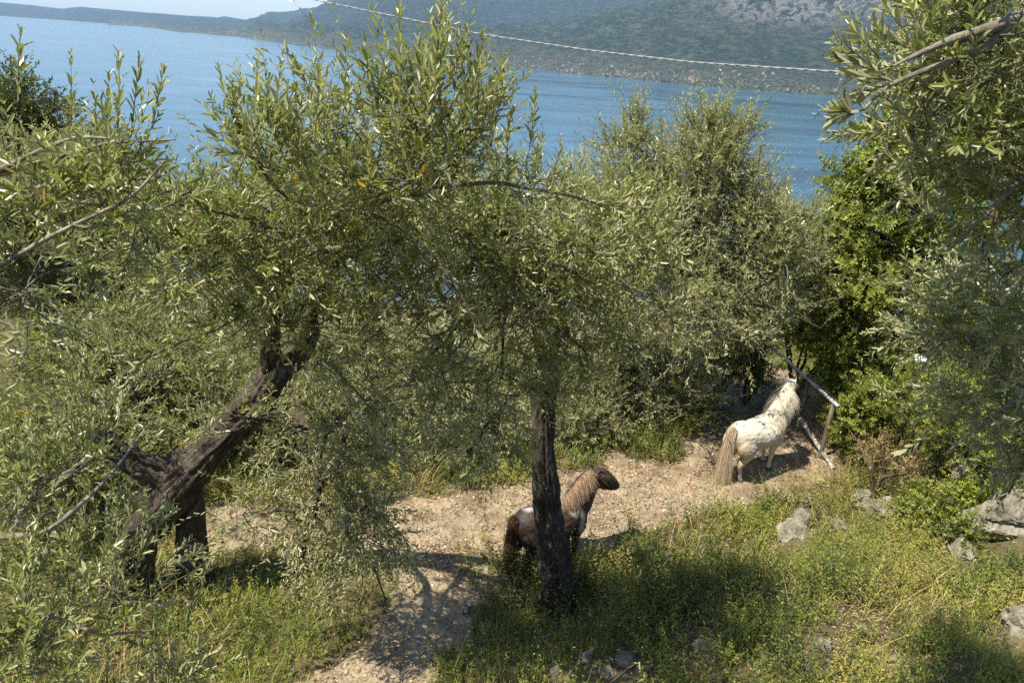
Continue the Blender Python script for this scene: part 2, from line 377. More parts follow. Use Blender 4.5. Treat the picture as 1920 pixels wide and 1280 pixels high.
M_h1 = hill_mat('far_hill_forest', (.016, .026, .02), (.07, .07, .055), (.3, .3, .3), None, .35)
M_h2 = hill_mat('mountain_forest', (.018, .030, .022), (.11, .11, .075), (.4, .38, .36), None, .35)
M_h3 = hill_mat('foothill_forest', (.022, .038, .020), (.20, .19, .12), (.36, .33, .31), True, .4)
relief('hills', [(-250, 18), (0, 30), (140, 40), (330, 54), (470, 66), (620, 78)], [(-250, -30), (-100, -8), (0, 5), (60, 10), (115, 17), (150, 13), (300, 27), (400, 33), (470, 38), (560, 47), (700, 60)],
       5000, RAD(-52), RAD(-11), 420, 60, M_h1, ([0, .1, .5, .8, 1], [0, .12, .55, .8, 1.]), 45, 2200, 3, .01)
relief('distant_mountain', [(300, 54), (560, 76)], [(330, 70), (385, 40), (420, 30), (455, 37), (520, 70)], 9000, RAD(-25), RAD(-14), 80, 30, M_h1, ([0, 1], [0, 1]), 20, 3000, 5)
relief('mountain', [(380, 62), (450, 66), (560, 82), (700, 102), (920, 118), (1300, 158), (2100, 215)], [(350, 60), (440, 45), (475, 39), (500, 30), (560, 19), (590, 12), (605, 4), (640, -22), (700, -70), (800, -110), (960, -70), (1150, -60), (1300, -120), (2100, -200)],
       6500, RAD(-23), RAD(42), 700, 150, M_h2, ([0, .2, .5, .8, 1, 1.3], [0, .05, .35, .78, 1., .9]), 190, 1500, 13)
SH3 = [(255, 50), (290, 54), (330, 60), (440, 69), (560, 86), (700, 105), (920, 121), (1100, 141), (1300, 161), (1640, 188), (2100, 235)]
V3 = relief('foothills', SH3, [(255, 50), (330, 58), (430, 62), (480, 56), (560, 50), (650, 46), (800, 44), (950, 52), (1040, 36), (1130, 18), (1230, -5), (1400, -75), (1700, -130), (2100, -180)],
            2300, RAD(-28), RAD(42), 900, 170, M_h3, ([0, .03, .25, .6, .72, 1, 1.3], [0, .02, .16, .48, .68, 1., .9]), 95, 480, 33, .012)
fh = bpy.data.objects['foothills']
vv = V3.reshape(-1, 3); qx, qy, qw = proj(vv)
rock = np.exp(-((qx - 1480) / 130) ** 2 - ((qy - 5) / 38) ** 2) + .8 * np.exp(-((qx - 1660) / 70) ** 2 - ((qy - 0) / 30) ** 2)
at = fh.data.attributes.new('rock', 'FLOAT', 'POINT'); at.data.foreach_set('value', np.clip(rock * 1.6, 0, 1).astype(np.float32))

# houses on the far shore
m, nt, b, o = newmat('house_wall'); oi = nt.nodes.new('ShaderNodeObjectInfo')
nt.links.new(ramp(nt, oi.outputs['Random'], [(0, (.26, .21, .17)), (.35, (.32, .29, .25)), (.7, (.26, .19, .15)), (1, (.38, .36, .33))]), b.inputs[0]); M_hw = m
m, nt, b, o = newmat('house_roof'); nt.links.new(ramp(nt, noise(nt, 30, 3, texco(nt)), [(.3, (.20, .11, .08)), (.7, (.28, .18, .13))]), b.inputs[0]); M_hr = m
def house_mesh(L, Wd, H):
    mb = MB(); l, w = L / 2, Wd / 2
    V = [(-l, -w, -6), (l, -w, -6), (l, w, -6), (-l, w, -6), (-l, -w, H), (l, -w, H), (l, w, H), (-l, w, H)]
    mb.add(V, [[0, 1, 5, 4], [1, 2, 6, 5], [2, 3, 7, 6], [3, 0, 4, 7]], mi=0)
    e = 1.; V = [(-l - e, -w - e, H), (l + e, -w - e, H), (l + e, w + e, H), (-l - e, w + e, H), (-l * .6, 0, H + Wd * .28), (l * .6, 0, H + Wd * .28)]
    mb.add(V, [[0, 1, 5, 4], [2, 3, 4, 5], [3, 2, 1, 0]], mi=1); mb.add(V, [[1, 2, 5], [3, 0, 4]], mi=1)
    return mb
protos = []
for L, Wd, H in ((15, 10, 8), (22, 12, 10), (12, 10, 7), (34, 13, 12)):
    ho = house_mesh(L, Wd, H).obj('village_house', [M_hw, M_hr]); protos.append(ho)
nrs = V3.shape[1]; cnt = 0; first = set()
clusters = [(1180, .3), (1050, .18), (930, .1), (700, .05), (580, .04), (1400, .12), (1520, .1), (1250, .12)]
tries = 0
while cnt < 270 and tries < 6000:
    tries += 1
    if random.random() < .6:
        c = random.choices(clusters, [k[1] for k in clusters])[0][0]; px = random.gauss(c, 60)
    else: px = random.uniform(470, 1650)
    a, e = azel(px, 120); ia = int((a - RAD(-28)) / RAD(70) * (V3.shape[0] - 1)); ir = 6 + int(random.expovariate(1 / 16.0))
    if not (0 < ia < V3.shape[0] - 1) or ir > 60: continue
    q = V3[ia, ir]
    if q[2] > LZ + 260: continue
    k = random.choices(range(4), (5, 3, 5, 1))[0]
    if k in first: ho = protos[k].copy(); COL.objects.link(ho)
    else: ho = protos[k]; first.add(k)
    ho.location = q + [random.uniform(-8, 8), random.uniform(-6, 6), 0]; ho.rotation_euler = (0, 0, random.uniform(-.6, .6)); s_ = random.uniform(.4, .85); ho.scale = (s_,) * 3
    tag(ho, 'tiny pale house with tiled roof in the villages along the far lake shore', 'house', 'houses along the far lake shore'); cnt += 1

# boat
m, nt, b, o = newmat('white_paint'); b.inputs[0].default_value = (.8, .8, .8, 1); b.inputs['Roughness'].default_value = .35; M_wp = m
bc = Gz(1541, 302, LZ)
bt = empty('motorboat', bc, 'tiny white motorboat trailing a wake on the lake, right of the pale olive crown', 'boat')
mb = MB(); xs = np.linspace(-5, 5, 9); hw = np.array([1.4, 1.5, 1.5, 1.5, 1.5, 1.4, 1.15, .7, .05])
V = []; 
for x, w in zip(xs, hw): V += [(x, -w, 1.2), (x, -w * .6, -.2), (x, w * .6, -.2), (x, w, 1.2)]
i = np.arange(36).reshape(9, 4); F = np.stack([i[:-1], i[1:], np.roll(i[1:], -1, 1), np.roll(i[:-1], -1, 1)], -1).reshape(-1, 4)
mb.add(V, F); mb.add([V[k] for k in range(4)], [[0, 1, 2, 3]]); h_ = mb.obj('hull', M_wp, bt)
mb = MB(); mb.add([(-1.5, -1, 1.2), (1.5, -1, 1.2), (1.5, 1, 1.2), (-1.5, 1, 1.2), (-1.3, -.9, 2.5), (.8, -.9, 2.5), (.8, .9, 2.5), (-1.3, .9, 2.5)], [[0, 1, 5, 4], [1, 2, 6, 5], [2, 3, 7, 6], [3, 0, 4, 7], [4, 5, 6, 7]]); mb.obj('cabin', M_wp, bt)
bt.rotation_euler = (0, 0, RAD(170))
mb = MB(); u = np.linspace(0, 26, 14); w = .8 + u * .06
V = np.concatenate([np.stack([4 + u, -w, u * 0 + .25], 1), np.stack([4 + u, w, u * 0 + .25], 1)]); mb.add(V, [[k, k + 1, k + 15, k + 14] for k in range(13)])
wk = mb.obj('wake', M_wp); wk.location = bc + [0, 0, .0]; wk.rotation_euler = (0, 0, RAD(-12)); tag(wk, kind='structure')

# ---------------------------------------------------------------- rocks
m, nt, b, o = newmat('limestone'); v = texco(nt); n1 = noise(nt, 5, 8, v, .7, .4); n2 = noise(nt, 28, 6, v, .75)
c = ramp(nt, n1, [(.32, (.06, .05, .035)), (.48, (.26, .235, .185)), (.68, (.48, .44, .36))]); c = mix(nt, .6, c, ramp(nt, n2, [(.35, (.35, .34, .3)), (.6, (1, 1, 1))]), 'MULTIPLY')
nt.links.new(c, b.inputs[0]); b.inputs['Roughness'].default_value = .95; bump(nt, b, n2, 1, .03); M_rock = m
import bmesh
def ico(sub):
    bm = bmesh.new(); bmesh.ops.create_icosphere(bm, subdivisions=sub, radius=1); V = np.array([v.co[:] for v in bm.verts]); F = np.array([[v.index for v in f.verts] for f in bm.faces]); bm.free(); return V, F
IV, IF = ico(5)
def rock(name, px, py, size, label, seed, flat=.75, group=None, lift=.25, at_=None):
    p = hit(px, py) if at_ is None else at_
    n = IV.copy(); d = 1 + .35 * fbm(n * 1.1 + seed * 3.1, 3, seed) 
    # faceting: clip against random planes
    r_ = np.random.default_rng(seed)
    V = n * d[:, None]
    for _ in range(13):
        pn = nrm(r_.normal(size=3)); lim = r_.uniform(.55, .85); q = V @ pn; V = V - np.clip(q - lim, 0, None)[:, None] * pn * .92
    V = V + n * (.05 * fbm(n * 5 + seed, 4, seed + 5, True) + .02 * fbm(n * 16 + seed, 3, seed + 8))[:, None]
    sz = np.array([1, r_.uniform(.7, 1), flat]) * size; V = V * sz
    a = r_.uniform(0, 6); V = V @ np.array([[math.cos(a), math.sin(a), 0], [-math.sin(a), math.cos(a), 0], [0, 0, 1]])
    o = mesh_obj(name, V, [IF], M_rock, smooth=True); o.location = [p[0], p[1], p[2] + size * flat * lift]
    return tag(o, label, 'rock', group)

# ---------------------------------------------------------------- trees
def curve(a, b_, n=7, bow=None, wob=.04, s=0):
    a = np.asarray(a, float); b_ = np.asarray(b_, float); t = np.linspace(0, 1, n)[:, None]
    L = np.linalg.norm(b_ - a); p = a + (b_ - a) * t
    if bow is not None: p = p + np.asarray(bow) * (4 * t * (1 - t))
    p = p + rng.normal(size=p.shape) * wob * L * (np.sin(np.pi * t) ** .5) * .5
    return p
def resample(pts, rad, n):
    pts = np.asarray(pts, float); d = np.r_[0, np.cumsum(np.linalg.norm(np.diff(pts, axis=0), axis=1))]; u = np.linspace(0, d[-1], n)
    # catmull via cubic smoothing: linear interp then smooth
    q = np.stack([np.interp(u, d, pts[:, k]) for k in range(3)], 1)
    for _ in range(max(2, n // 12)): q[1:-1] = .5 * q[1:-1] + .25 * (q[:-2] + q[2:])
    return q, np.interp(u, d, rad)
def barktube(mb, pts, rad, rough=.30, n=90, sides=36, seed=0, mi=0):
    q, r = resample(pts, rad, n); T = nrm(np.gradient(q, axis=0)); ref = np.array([.3, .9, .1]); A = nrm(np.cross(T, ref)); B = np.cross(T, A)
    th = np.arange(sides) * 2 * np.pi / sides; L = np.r_[0, np.cumsum(np.linalg.norm(np.diff(q, axis=0), axis=1))]
    c, s_ = np.cos(th), np.sin(th); rm = r.mean()
    pp = np.stack(np.broadcast_arrays(c[None] * 2.2, s_[None] * 2.2, (L / rm * .35)[:, None]), -1)
    dsp = 1 + rough * (fbm(pp * 1.0, 4, seed, True) * .5 + .6 * fbm(pp * .5, 2, seed + 7)) + rough * .35 * fbm(pp * [3, 3, 1.2], 3, seed + 3)
    dsp = dsp + rough * .40 * fbm(np.stack(np.broadcast_arrays(c[None] * 4.5, s_[None] * 4.5, (L / rm * .45)[:, None]), -1), 4, seed + 21, True) - rough * .25
    R_ = r[:, None] * dsp
    V = q[:, None] + R_[..., None] * (c[None, :, None] * A[:, None] + s_[None, :, None] * B[:, None])
    i = np.arange(n * sides).reshape(n, sides); a = i[:-1]; b_ = i[1:]
    V = np.concatenate([V.reshape(-1, 3), q[-1:] + T[-1:] * r[-1] * .3])
    mb.add(V, np.stack([a, np.roll(a, -1, 1), np.roll(b_, -1, 1), b_], -1).reshape(-1, 4), None, mi)
    m0 = -len(V)
    mb.add(np.zeros((0, 3)), np.array([[i[-1, k] + m0, i[-1, (k + 1) % sides] + m0, -1] for k in range(sides)]), None, mi)
def lobe(px, py, d, rx, ry, dep, w=1., up=.5, dens=1.):
    c = P(px, py, d); return (c, np.array([rx / FPX * d, dep, ry / FPX * d]), w, up, dens)
def tree(name, label, cat, group, base, trunks, lobes, nleaf=1000, leafL=.065, ratio=.2, mats=None, barkm=None, fine=True, slen=(.18, .42), m=9, hero=(), heroL=None, twig_r=.006, ang=(.40, .95), seed=0, roots=None, limb_r=.035, drop=.12, stem=.0017, cats='tree', yellow=0, boughs=(), nbr=14):
    global rng
    rng = np.random.default_rng(100 + seed)
    leafm, twigm = mats or (M_olive, M_twig)
    T = empty(name, base, label, cats, group)
    wood = MB(); crown = MB(); nodes = []
    for k, (pts, rad) in enumerate(trunks):
        big = max(rad) > .05
        barktube(wood, pts, rad, n=160 if big else 30, sides=72 if big else 10, seed=seed + k)
        q, r = resample(pts, rad, 30); nodes.append(np.c_[q, r])
    nodes = np.concatenate(nodes)
    for (c, R_, w, up, dens) in lobes:
        # limb
        nn = nodes[len(nodes) // 3:] if len(nodes) > 40 else nodes[len(nodes) // 2:]
        k = np.argmin(np.linalg.norm(nn[:, :3] - c, axis=1) - .0); st = nn[k, :3]; r0 = min(nn[k, 3] * .6, limb_r)
        limb = curve(st, c, 9, bow=[0, 0, .12 * np.linalg.norm(c - st)], wob=.08)
        wood.tubes(limb, np.linspace(r0, r0 * .35, 9), 8)
        nb = max(3, int(nbr * w))
        u = nrm(rng.normal(size=(nb, 3))); ti = rng.integers(4, 9, nb); bt = c + u * R_ * rng.uniform(.35, .75, (nb, 1)); bs = limb[ti]
        t = np.linspace(0, 1, 6)[None, :, None]
        bow = rng.normal(size=(nb, 1, 3)) * .12 + np.array([0, 0, .10])
        BP = bs[:, None] + (bt - bs)[:, None] * t + bow * (4 * t * (1 - t)) * np.linalg.norm(bt - bs, axis=1)[:, None, None]
        wood.tubes(BP, r0 * .35 * np.linspace(1, .4, 6)[None] * rng.uniform(.7, 1.2, (nb, 1)), 5)
        nleaves = nleaf * w * dens; per = m * 2 * (1 - drop); ns = max(4, int(nleaves / per)); ntw = max(6, ns // 7)
        bi = rng.integers(0, nb, ntw); bj = rng.integers(2, 6, ntw); ts = BP[bi, bj]
        u = nrm(rng.normal(size=(ntw, 3))); rr = rng.uniform(.1, 1, (ntw, 1)) ** .38
        te = c + u * R_ * rr
        L0 = np.linalg.norm(te - ts, axis=1, keepdims=True); lim = np.minimum(1, 1.0 * R_.mean() / (L0 + 1e-6) * .9); ts = te + (ts - te) * lim
        bow = rng.normal(size=(ntw, 1, 3)) * .1 + np.array([0, 0, .10 if up > 0 else -.05])
        TP = ts[:, None] + (te - ts)[:, None] * t + bow * (4 * t * (1 - t)) * np.linalg.norm(te - ts, axis=1)[:, None, None]
        crown.tubes(TP, twig_r * np.linspace(1, .35, 6)[None] * rng.uniform(.6, 1.2, (ntw, 1)), 4, 1, rng.uniform(0, 1, ntw))
        si = rng.integers(0, ntw, ns); sj = rng.integers(1, 6, ns); O = TP[si, sj]
        td = nrm(TP[si, np.minimum(sj, 5)] - TP[si, np.minimum(sj, 5) - 1])
        out = nrm((O - c) / R_)
        D = nrm(td * .5 + rng.normal(size=(ns, 3)) * .55 + out * .35 + np.array([0, 0, 1]) * up)
        K = np.stack([rng.normal(size=ns) * .12, rng.normal(size=ns) * .12, rng.uniform(-.35, .15, ns) + (.15 if up > 0 else -.1)], 1)
        Ls = rng.uniform(*slen, ns)
        crown.shoots(O, D, K, Ls, m=m, leafL=leafL, ratio=ratio, fine=fine, stem=stem, ang=ang, drop=drop)
    for pts_ in boughs:
        pw = np.array([P(*q_) for q_ in pts_]); q, r_ = resample(pw, np.linspace(.013, .003, len(pw)), 26)
        q = q + (rng.normal(size=q.shape) * .006).cumsum(0) * np.linspace(0, 1, 26)[:, None] * .6
        crown.tubes(q, r_, 6, 1, rng.uniform(.4, 1, 1))
        nb_ = 34; k = rng.integers(3, 26, nb_); up_ = rng.uniform(0, 1, nb_) < .7
        D = nrm(rng.normal(size=(nb_, 3)) * .5 + np.where(up_[:, None], [[0, 0, 1.]], [[0, 0, -.5]]) + nrm(np.gradient(q, axis=0))[k] * .5)
        crown.shoots(q[k], D, rng.normal(size=(nb_, 3)) * .12, rng.uniform(.08, .26, nb_), m=8, leafL=heroL or leafL, ratio=ratio, ang=(.4, .9), stem=.002, drop=.08)
    if len(hero):
        O = []; D = []; Ls = []; K = []
        for (bx, by, tx, ty, d, *e) in hero:
            a = P(bx, by, d); b_ = P(tx, ty, d + (e[0] if e else 0)); k = rng.normal(size=3) * .05; k[2] = 0; v = b_ - a; L = np.linalg.norm(v)
            O.append(a); K.append(k); D.append(v / L - k); Ls.append(L)
        O = np.array(O); D = np.array(D); Ls = np.array(Ls); K = np.array(K)
        for lo_, hi_, mm in ((0, .2, 7), (.2, .32, 11), (.32, .5, 16), (.5, 3, 22)):
            s_ = (Ls >= lo_) & (Ls < hi_)
            if s_.any(): crown.shoots(O[s_], D[s_], K[s_], Ls[s_], m=mm, leafL=heroL or leafL, ratio=ratio * 1.15, stem=.003, ang=(.32, .80), drop=.10, jitter=.24, start=.03)
    if yellow:
        # a few turned leaves
        nl = yellow; c, R_, *_ = lobes[0]
        ci = rng.integers(0, len(lobes), nl)
        Pb = np.array([lobes[i][0] + nrm(rng.normal(size=3) + [0, -1.6, .3]) * lobes[i][1] * .95 for i in ci]); D = nrm(rng.normal(size=(nl, 3))); Nn = nrm(np.cross(D, rng.normal(size=(nl, 3))))
        crown.leaves(Pb, D, Nn, np.full(nl, leafL * 1.05), np.full(nl, leafL * .24), np.full(nl, 1.0), 0, True)
    wood.obj('trunk', barkm or M_bark, T, base, smooth=True)
    crown.obj('crown', [leafm, twigm], T, base)
    return T

# A: leaning old olive on the left
bA = hit(235, 1120)
A_tr = [bA + [0, 0, -.25], P(240, 1085, 8.75), P(262, 1005, 8.45), P(318, 915, 8.05), P(366, 866, 7.85), P(440, 792, 7.5), P(500, 728, 7.2), P(530, 680, 6.95)]
A_l1 = [P(515, 715, 7.1), P(505, 650, 6.8), P(515, 570, 6.4), P(545, 490, 6.0), P(610, 410, 5.6), P(700, 380, 5.2)]
A_l2 = [P(540, 690, 7.0), P(575, 640, 6.8), P(590, 560, 6.5), P(640, 470, 6.0), P(760, 400, 5.2), P(830, 330, 4.6)]
A_l3 = [P(340, 900, 8.0), P(260, 870, 7.9), P(200, 825, 7.8), P(185, 815, 7.75)]
A_l4 = [P(540, 760, 7.2), P(585, 805, 6.9), P(602, 880, 6.7), P(592, 950, 6.6), P(575, 1010, 6.6), P(555, 1080, 6.6)]
A_l5 = [P(525, 560, 6.4), P(450, 520, 6.1), P(350, 490, 5.8)]
A_l6 = [P(590, 930, 6.7), P(640, 990, 6.6), P(700, 1060, 6.5), P(725, 1130, 6.5)]
heroA = [(470, 280, 485, 105, 3.2), (505, 300, 530, 95, 3.2), (560, 270, 548, 125, 3.4), (590, 280, 603, 105, 3.1), (650, 250, 648, 75, 3.0), (665, 240, 690, 105, 3.1), (700, 240, 722, 125, 3.2),
         (750, 200, 748, 5, 2.9), (745, 260, 765, 140, 2.9), (780, 200, 800, 95, 2.8), (815, 180, 822, 2, 2.5), (820, 120, 832, -15, 2.5), (800, 240, 812, 90, 2.7), (850, 200, 862, 60, 2.9), (880, 190, 872, 30, 3.0), (870, 250, 905, 60, 3.0), (895, 240, 898, 105, 3.1),
         (920, 300, 930, 150, 3.1), (950, 310, 960, 175, 3.2), (985, 320, 1005, 165, 3.2), (440, 330, 500, 220, 3.4), (520, 360, 470, 240, 3.4), (610, 330, 580, 180, 3.3), (700, 300, 670, 170, 3.1), (770, 330, 735, 190, 3.0)]
tree('olive_tree', 'old olive with a thick leaning brown trunk, left of the gravel path', 'tree', None, bA,
     [(A_tr, [.25, .19, .155, .20, .16, .138, .125, .095]), (A_l1, [.08, .07, .055, .038, .024, .010]), (A_l2, [.08, .07, .05, .034, .020, .008]), (A_l3, [.14, .10, .085, .07]), (A_l4, [.045, .035, .028, .024, .02, .014]), (A_l5, [.05, .035, .02]), (A_l6, [.02, .014, .01, .006])],
     [lobe(560, 420, 4.9, 230, 120, 1.0, .8), lobe(740, 340, 3.9, 170, 120, .7, .42, .9), lobe(370, 470, 4.9, 170, 110, .8, .8), lobe(560, 590, 5.6, 220, 90, .9, .55), lobe(640, 780, 6.3, 150, 90, .6, .25, -.2), lobe(690, 990, 6.4, 120, 120, .5, .42, -.7), lobe(620, 900, 6.3, 130, 80, .5, .3, -.5), lobe(200, 740, 7.6, 120, 70, .6, .25, .5), lobe(420, 790, 6.4, 130, 80, .4, .12, .3), lobe(600, 1010, 6.5, 110, 70, .4, .2, -.3), lobe(480, 960, 6.4, 130, 80, .4, .14, -.5), lobe(820, 240, 3.3, 110, 90, .4, .2, 1.0), lobe(560, 270, 3.6, 110, 70, .4, .16, 1.0), lobe(720, 480, 5.0, 160, 110, .9, .36)],
     boughs=[[(640,390,4.4),(720,410,4.1),(800,470,3.9),(870,560,3.9),(900,640,4.0)],[(600,470,4.4),(690,455,4.2),(790,500,4.1),(880,575,4.1)],[(560,520,5),(440,600,4.7),(330,640,4.6),(210,700,4.6)],[(540,440,4.6),(430,400,4.3),(330,380,4.2),(230,400,4.2)],[(560,640,6),(640,700,5.6),(720,800,5.5),(780,900,5.6)],[(570,400,4.5),(500,330,4.1),(460,260,3.9),(440,200,3.8)],[(700,380,4.2),(800,360,3.9),(880,280,3.6),(930,200,3.5)]], nleaf=8200, leafL=.064, ratio=.25, hero=heroA, heroL=.060, seed=1, yellow=14, nbr=16, limb_r=.03)
# B: straight trunk in front of the dark pony
bB = hit(1042, 1140)
B_tr = [bB + [0, 0, -.15], bB + [0, 0, .28], P(1028, 960, 7.7), P(1018, 850, 7.35), P(1018, 760, 7.1), P(1030, 690, 6.9)]
heroB = [(1000, 360, 1010, 260, 3.6), (1030, 370, 1050, 270, 3.6), (1080, 420, 1110, 330, 3.8), (1180, 430, 1240, 370, 4), (1200, 450, 1290, 420, 4), (940, 360, 900, 250, 3.3)]
tree('olive_tree', 'olive with a straight dark trunk standing in front of the brown pony', 'tree', None, bB,
     [(B_tr, [.20, .135, .115, .105, .10, .085]), ([P(1030, 690, 6.9), P(1010, 600, 6.4), P(960, 520, 5.8), P(900, 450, 5.2)], [.085, .06, .045, .03]), ([P(1030, 700, 6.9), P(1060, 600, 6.5), P(1050, 500, 6.0), P(1100, 430, 5.6)], [.075, .055, .04, .02])],
     [lobe(980, 450, 4.8, 210, 120, 1.0, .75), lobe(860, 560, 5.0, 200, 120, .9, .45), lobe(1040, 600, 5.2, 170, 120, .8, .65), lobe(1180, 470, 5.2, 110, 100, .7, .5), lobe(940, 690, 5.6, 170, 90, .7, .32, -.1), lobe(780, 700, 5.8, 150, 90, .7, .2, 0), lobe(900, 820, 6.4, 110, 80, .4, .25, -.5)],
     boughs=[[(800,352,3.9),(930,340,3.8),(1040,362,3.8),(1130,385,3.9),(1250,395,4.0)],[(1000,430,4.4),(1080,470,4.2),(1160,480,4.1),(1260,450,4.2)],[(1020,560,5),(1110,580,4.7),(1180,640,4.6),(1220,720,4.7)],[(980,560,5),(900,600,4.7),(820,700,4.6),(790,790,4.7)],[(960,500,4.8),(860,480,4.4),(770,520,4.3),(690,600,4.4)],[(1030,500,4.8),(1120,520,4.5),(1230,560,4.6),(1300,640,4.9)]], nleaf=8200, leafL=.064, ratio=.25, heroL=.060, hero=heroB, barkm=M_bark2, seed=2, yellow=4, nbr=16, limb_r=.03)
# C: paler olive in the middle distance
bC = onground(3.0, 12.6)
heroC = [(1170, 300, 1165, 180, 10.2), (1185, 300, 1192, 195, 10.2), (1150, 310, 1130, 235, 10.2), (1240, 320, 1238, 210, 10.2), (1320, 290, 1322, 175, 10.2), (1335, 300, 1350, 200, 10.2), (1290, 300, 1285, 205, 10.2), (1380, 320, 1400, 240, 10.2), (1420, 340, 1432, 255, 10.2), (1470, 420, 1480, 330, 10.2), (1250, 330, 1262, 240, 10.2), (1310, 320, 1305, 215, 10.2), (1140, 360, 1095, 290, 10.2), (1060, 370, 1050, 250, 10), (1510, 440, 1530, 370, 10.2), (1540, 480, 1570, 400, 10.4)]
tree('olive_tree', 'pale silvery olive beyond the path, its crown between the lake and the white pony', 'tree', None, bC,
     [([bC + [0, 0, -.2], bC + [.05, 0, 1.0], bC + [-.1, -.1, 2.2]], [.17, .14, .12]), ([bC + [-.1, -.1, 2.1], P(1300, 500, 12), P(1280, 400, 11.6)], [.1, .06, .03]), ([bC + [-.1, -.1, 2.0], P(1400, 560, 12), P(1430, 450, 11.6)], [.08, .05, .03])],
     [lobe(1310, 370, 11, 140, 120, 1.3, 1), lobe(1180, 400, 11, 120, 110, 1.2, .7), lobe(1425, 460, 11, 110, 110, 1.2, .8), lobe(1290, 560, 10.8, 240, 130, 1.5, 1.2), lobe(1175, 275, 10.6, 45, 60, .5, .13, 1), lobe(1330, 270, 10.8, 80, 60, .6, .3, 1), lobe(1090, 440, 10.6, 110, 110, 1, .6), lobe(1390, 570, 12, 100, 80, 1, .5), lobe(1500, 520, 12.5, 60, 80, .9, .35)],
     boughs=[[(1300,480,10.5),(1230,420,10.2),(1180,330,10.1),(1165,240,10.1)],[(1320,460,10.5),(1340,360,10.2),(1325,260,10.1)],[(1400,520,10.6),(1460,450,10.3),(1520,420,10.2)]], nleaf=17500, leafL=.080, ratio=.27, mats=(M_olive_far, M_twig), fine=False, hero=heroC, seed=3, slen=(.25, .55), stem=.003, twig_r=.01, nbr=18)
# background olives on the slope below the path
BG = [(700, 700, 11.2, 'bushy olive beyond the path, seen between the leaning trunk and the straight dark trunk', 5, [lobe(700, 690, 10.8, 230, 120, 1.4, 1.1), lobe(560, 760, 10.8, 160, 110, 1.2, .7), lobe(860, 740, 10.8, 170, 110, 1.2, .8), lobe(700, 850, 10.6, 180, 70, .8, .4), lobe(880, 860, 10.4, 90, 60, .6, .2)], (-1.7, 11.4)),
      (250, 680, 11.0, 'fresh green olive beyond the left stub of the leaning trunk', 6, [lobe(270, 680, 10.4, 210, 110, 1.3, 1.1), lobe(140, 760, 10.4, 170, 110, 1.2, .7), lobe(380, 790, 10.2, 150, 90, 1., .6), lobe(60, 880, 9.8, 120, 90, 1, .5), lobe(180, 900, 9.8, 130, 70, .8, .4)], (-5.6, 10.8)),
      (1110, 700, 12, 'low dense olive behind the gravel bend, right of the straight dark trunk', 7, [lobe(1120, 690, 11.6, 170, 110, 1.2, 1), lobe(1250, 740, 11.8, 120, 60, .8, .5), lobe(1080, 790, 11.0, 100, 50, .7, .35)], (1.5, 12.3)),
      (110, 420, 12, 'grey green olive with a slim dark trunk at the far left edge', 8, [lobe(120, 380, 11.5, 170, 110, 1.3, 1), lobe(-40, 420, 11.5, 170, 140, 1.3, 1), lobe(250, 450, 11.5, 150, 110, 1.3, .9), lobe(20, 540, 12, 110, 60, 1, .4), lobe(170, 560, 12, 90, 60, 1, .4)], None),
      (480, 480, 15, 'pale olive crown deep behind the leaning olive, level with the lake edge', 9, [lobe(480, 450, 15, 180, 100, 1.8, 1), lobe(660, 450, 15, 170, 110, 1.8, 1), lobe(860, 430, 15, 170, 120, 1.8, 1), lobe(560, 600, 15, 260, 90, 1.8, 1), lobe(330, 420, 15, 90, 60, 1.2, .4)], (-2.4, 16.5)),
      (1020, 430, 15, 'pale olive crown behind the straight dark trunk, lake just above it', 10, [lobe(1040, 430, 15, 150, 110, 1.8, 1), lobe(1050, 580, 15, 200, 110, 1.8, 1), lobe(1180, 500, 15.5, 170, 120, 1.8, .8)], (1.2, 17))]
BG += [(100, 620, 24, 'distant pale olive low on the slope at the left edge', 40, [lobe(80, 600, 23, 130, 80, 1.8, .8), lobe(-40, 520, 23, 110, 80, 1.8, .6)], (-12.5, 21)),
       (300, 560, 23, 'distant olive low on the slope behind the fresh green olive', 41, [lobe(290, 560, 22, 140, 90, 1.8, .9), lobe(400, 640, 21, 120, 70, 1.6, .6)], (-8.5, 20.5)),
       (560, 620, 21, 'distant olive on the slope directly behind the forks of the leaning trunk', 42, [lobe(520, 620, 21, 140, 90, 1.8, .9), lobe(640, 590, 21, 120, 90, 1.6, .6)], (-5.2, 21.5)),
       (850, 600, 21, 'distant olive on the slope just left of the straight trunk crown', 43, [lobe(850, 590, 21, 150, 100, 1.8, .9), lobe(960, 640, 20, 120, 70, 1.6, .6)], (-1, 22)),
       (1380, 560, 19, 'distant olive on the slope below the pale silvery olive', 44, [lobe(1400, 560, 18, 140, 80, 1.6, .9), lobe(1530, 560, 18, 70, 60, 1.4, .4), lobe(1300, 640, 18, 120, 60, 1.4, .5)], (6, 18.5))]
for (px, py, d, lab, sd, lobs, bxy) in BG:
    if bxy is None: bb = hit(80, 700); bb = onground(bb[0], min(bb[1], 14.)); tp = P(80, 560, np.linalg.norm(bb - CAM) - .6)
    else: bb = onground(*bxy); tp = bb + [.1, -.1, 1.3]
    tr = [([bb + [0, 0, -.3], .5 * (bb + tp) + [.06, 0, 0], tp], [.19, .15, .13]), ([tp, .5 * (tp + lobs[0][0]) + [.1, 0, 0], lobs[0][0]], [.1, .07, .03])]
    tree('olive_tree', lab, 'tree', None, bb, tr, lobs, nleaf=18000 if sd < 9 else 14000, leafL=.080, ratio=.26, mats=(M_olive_far, M_twig) if sd != 6 else (M_olive, M_twig), fine=False, seed=sd, slen=(.22, .5), stem=.003, twig_r=.009, barkm=M_bark2, nbr=16)
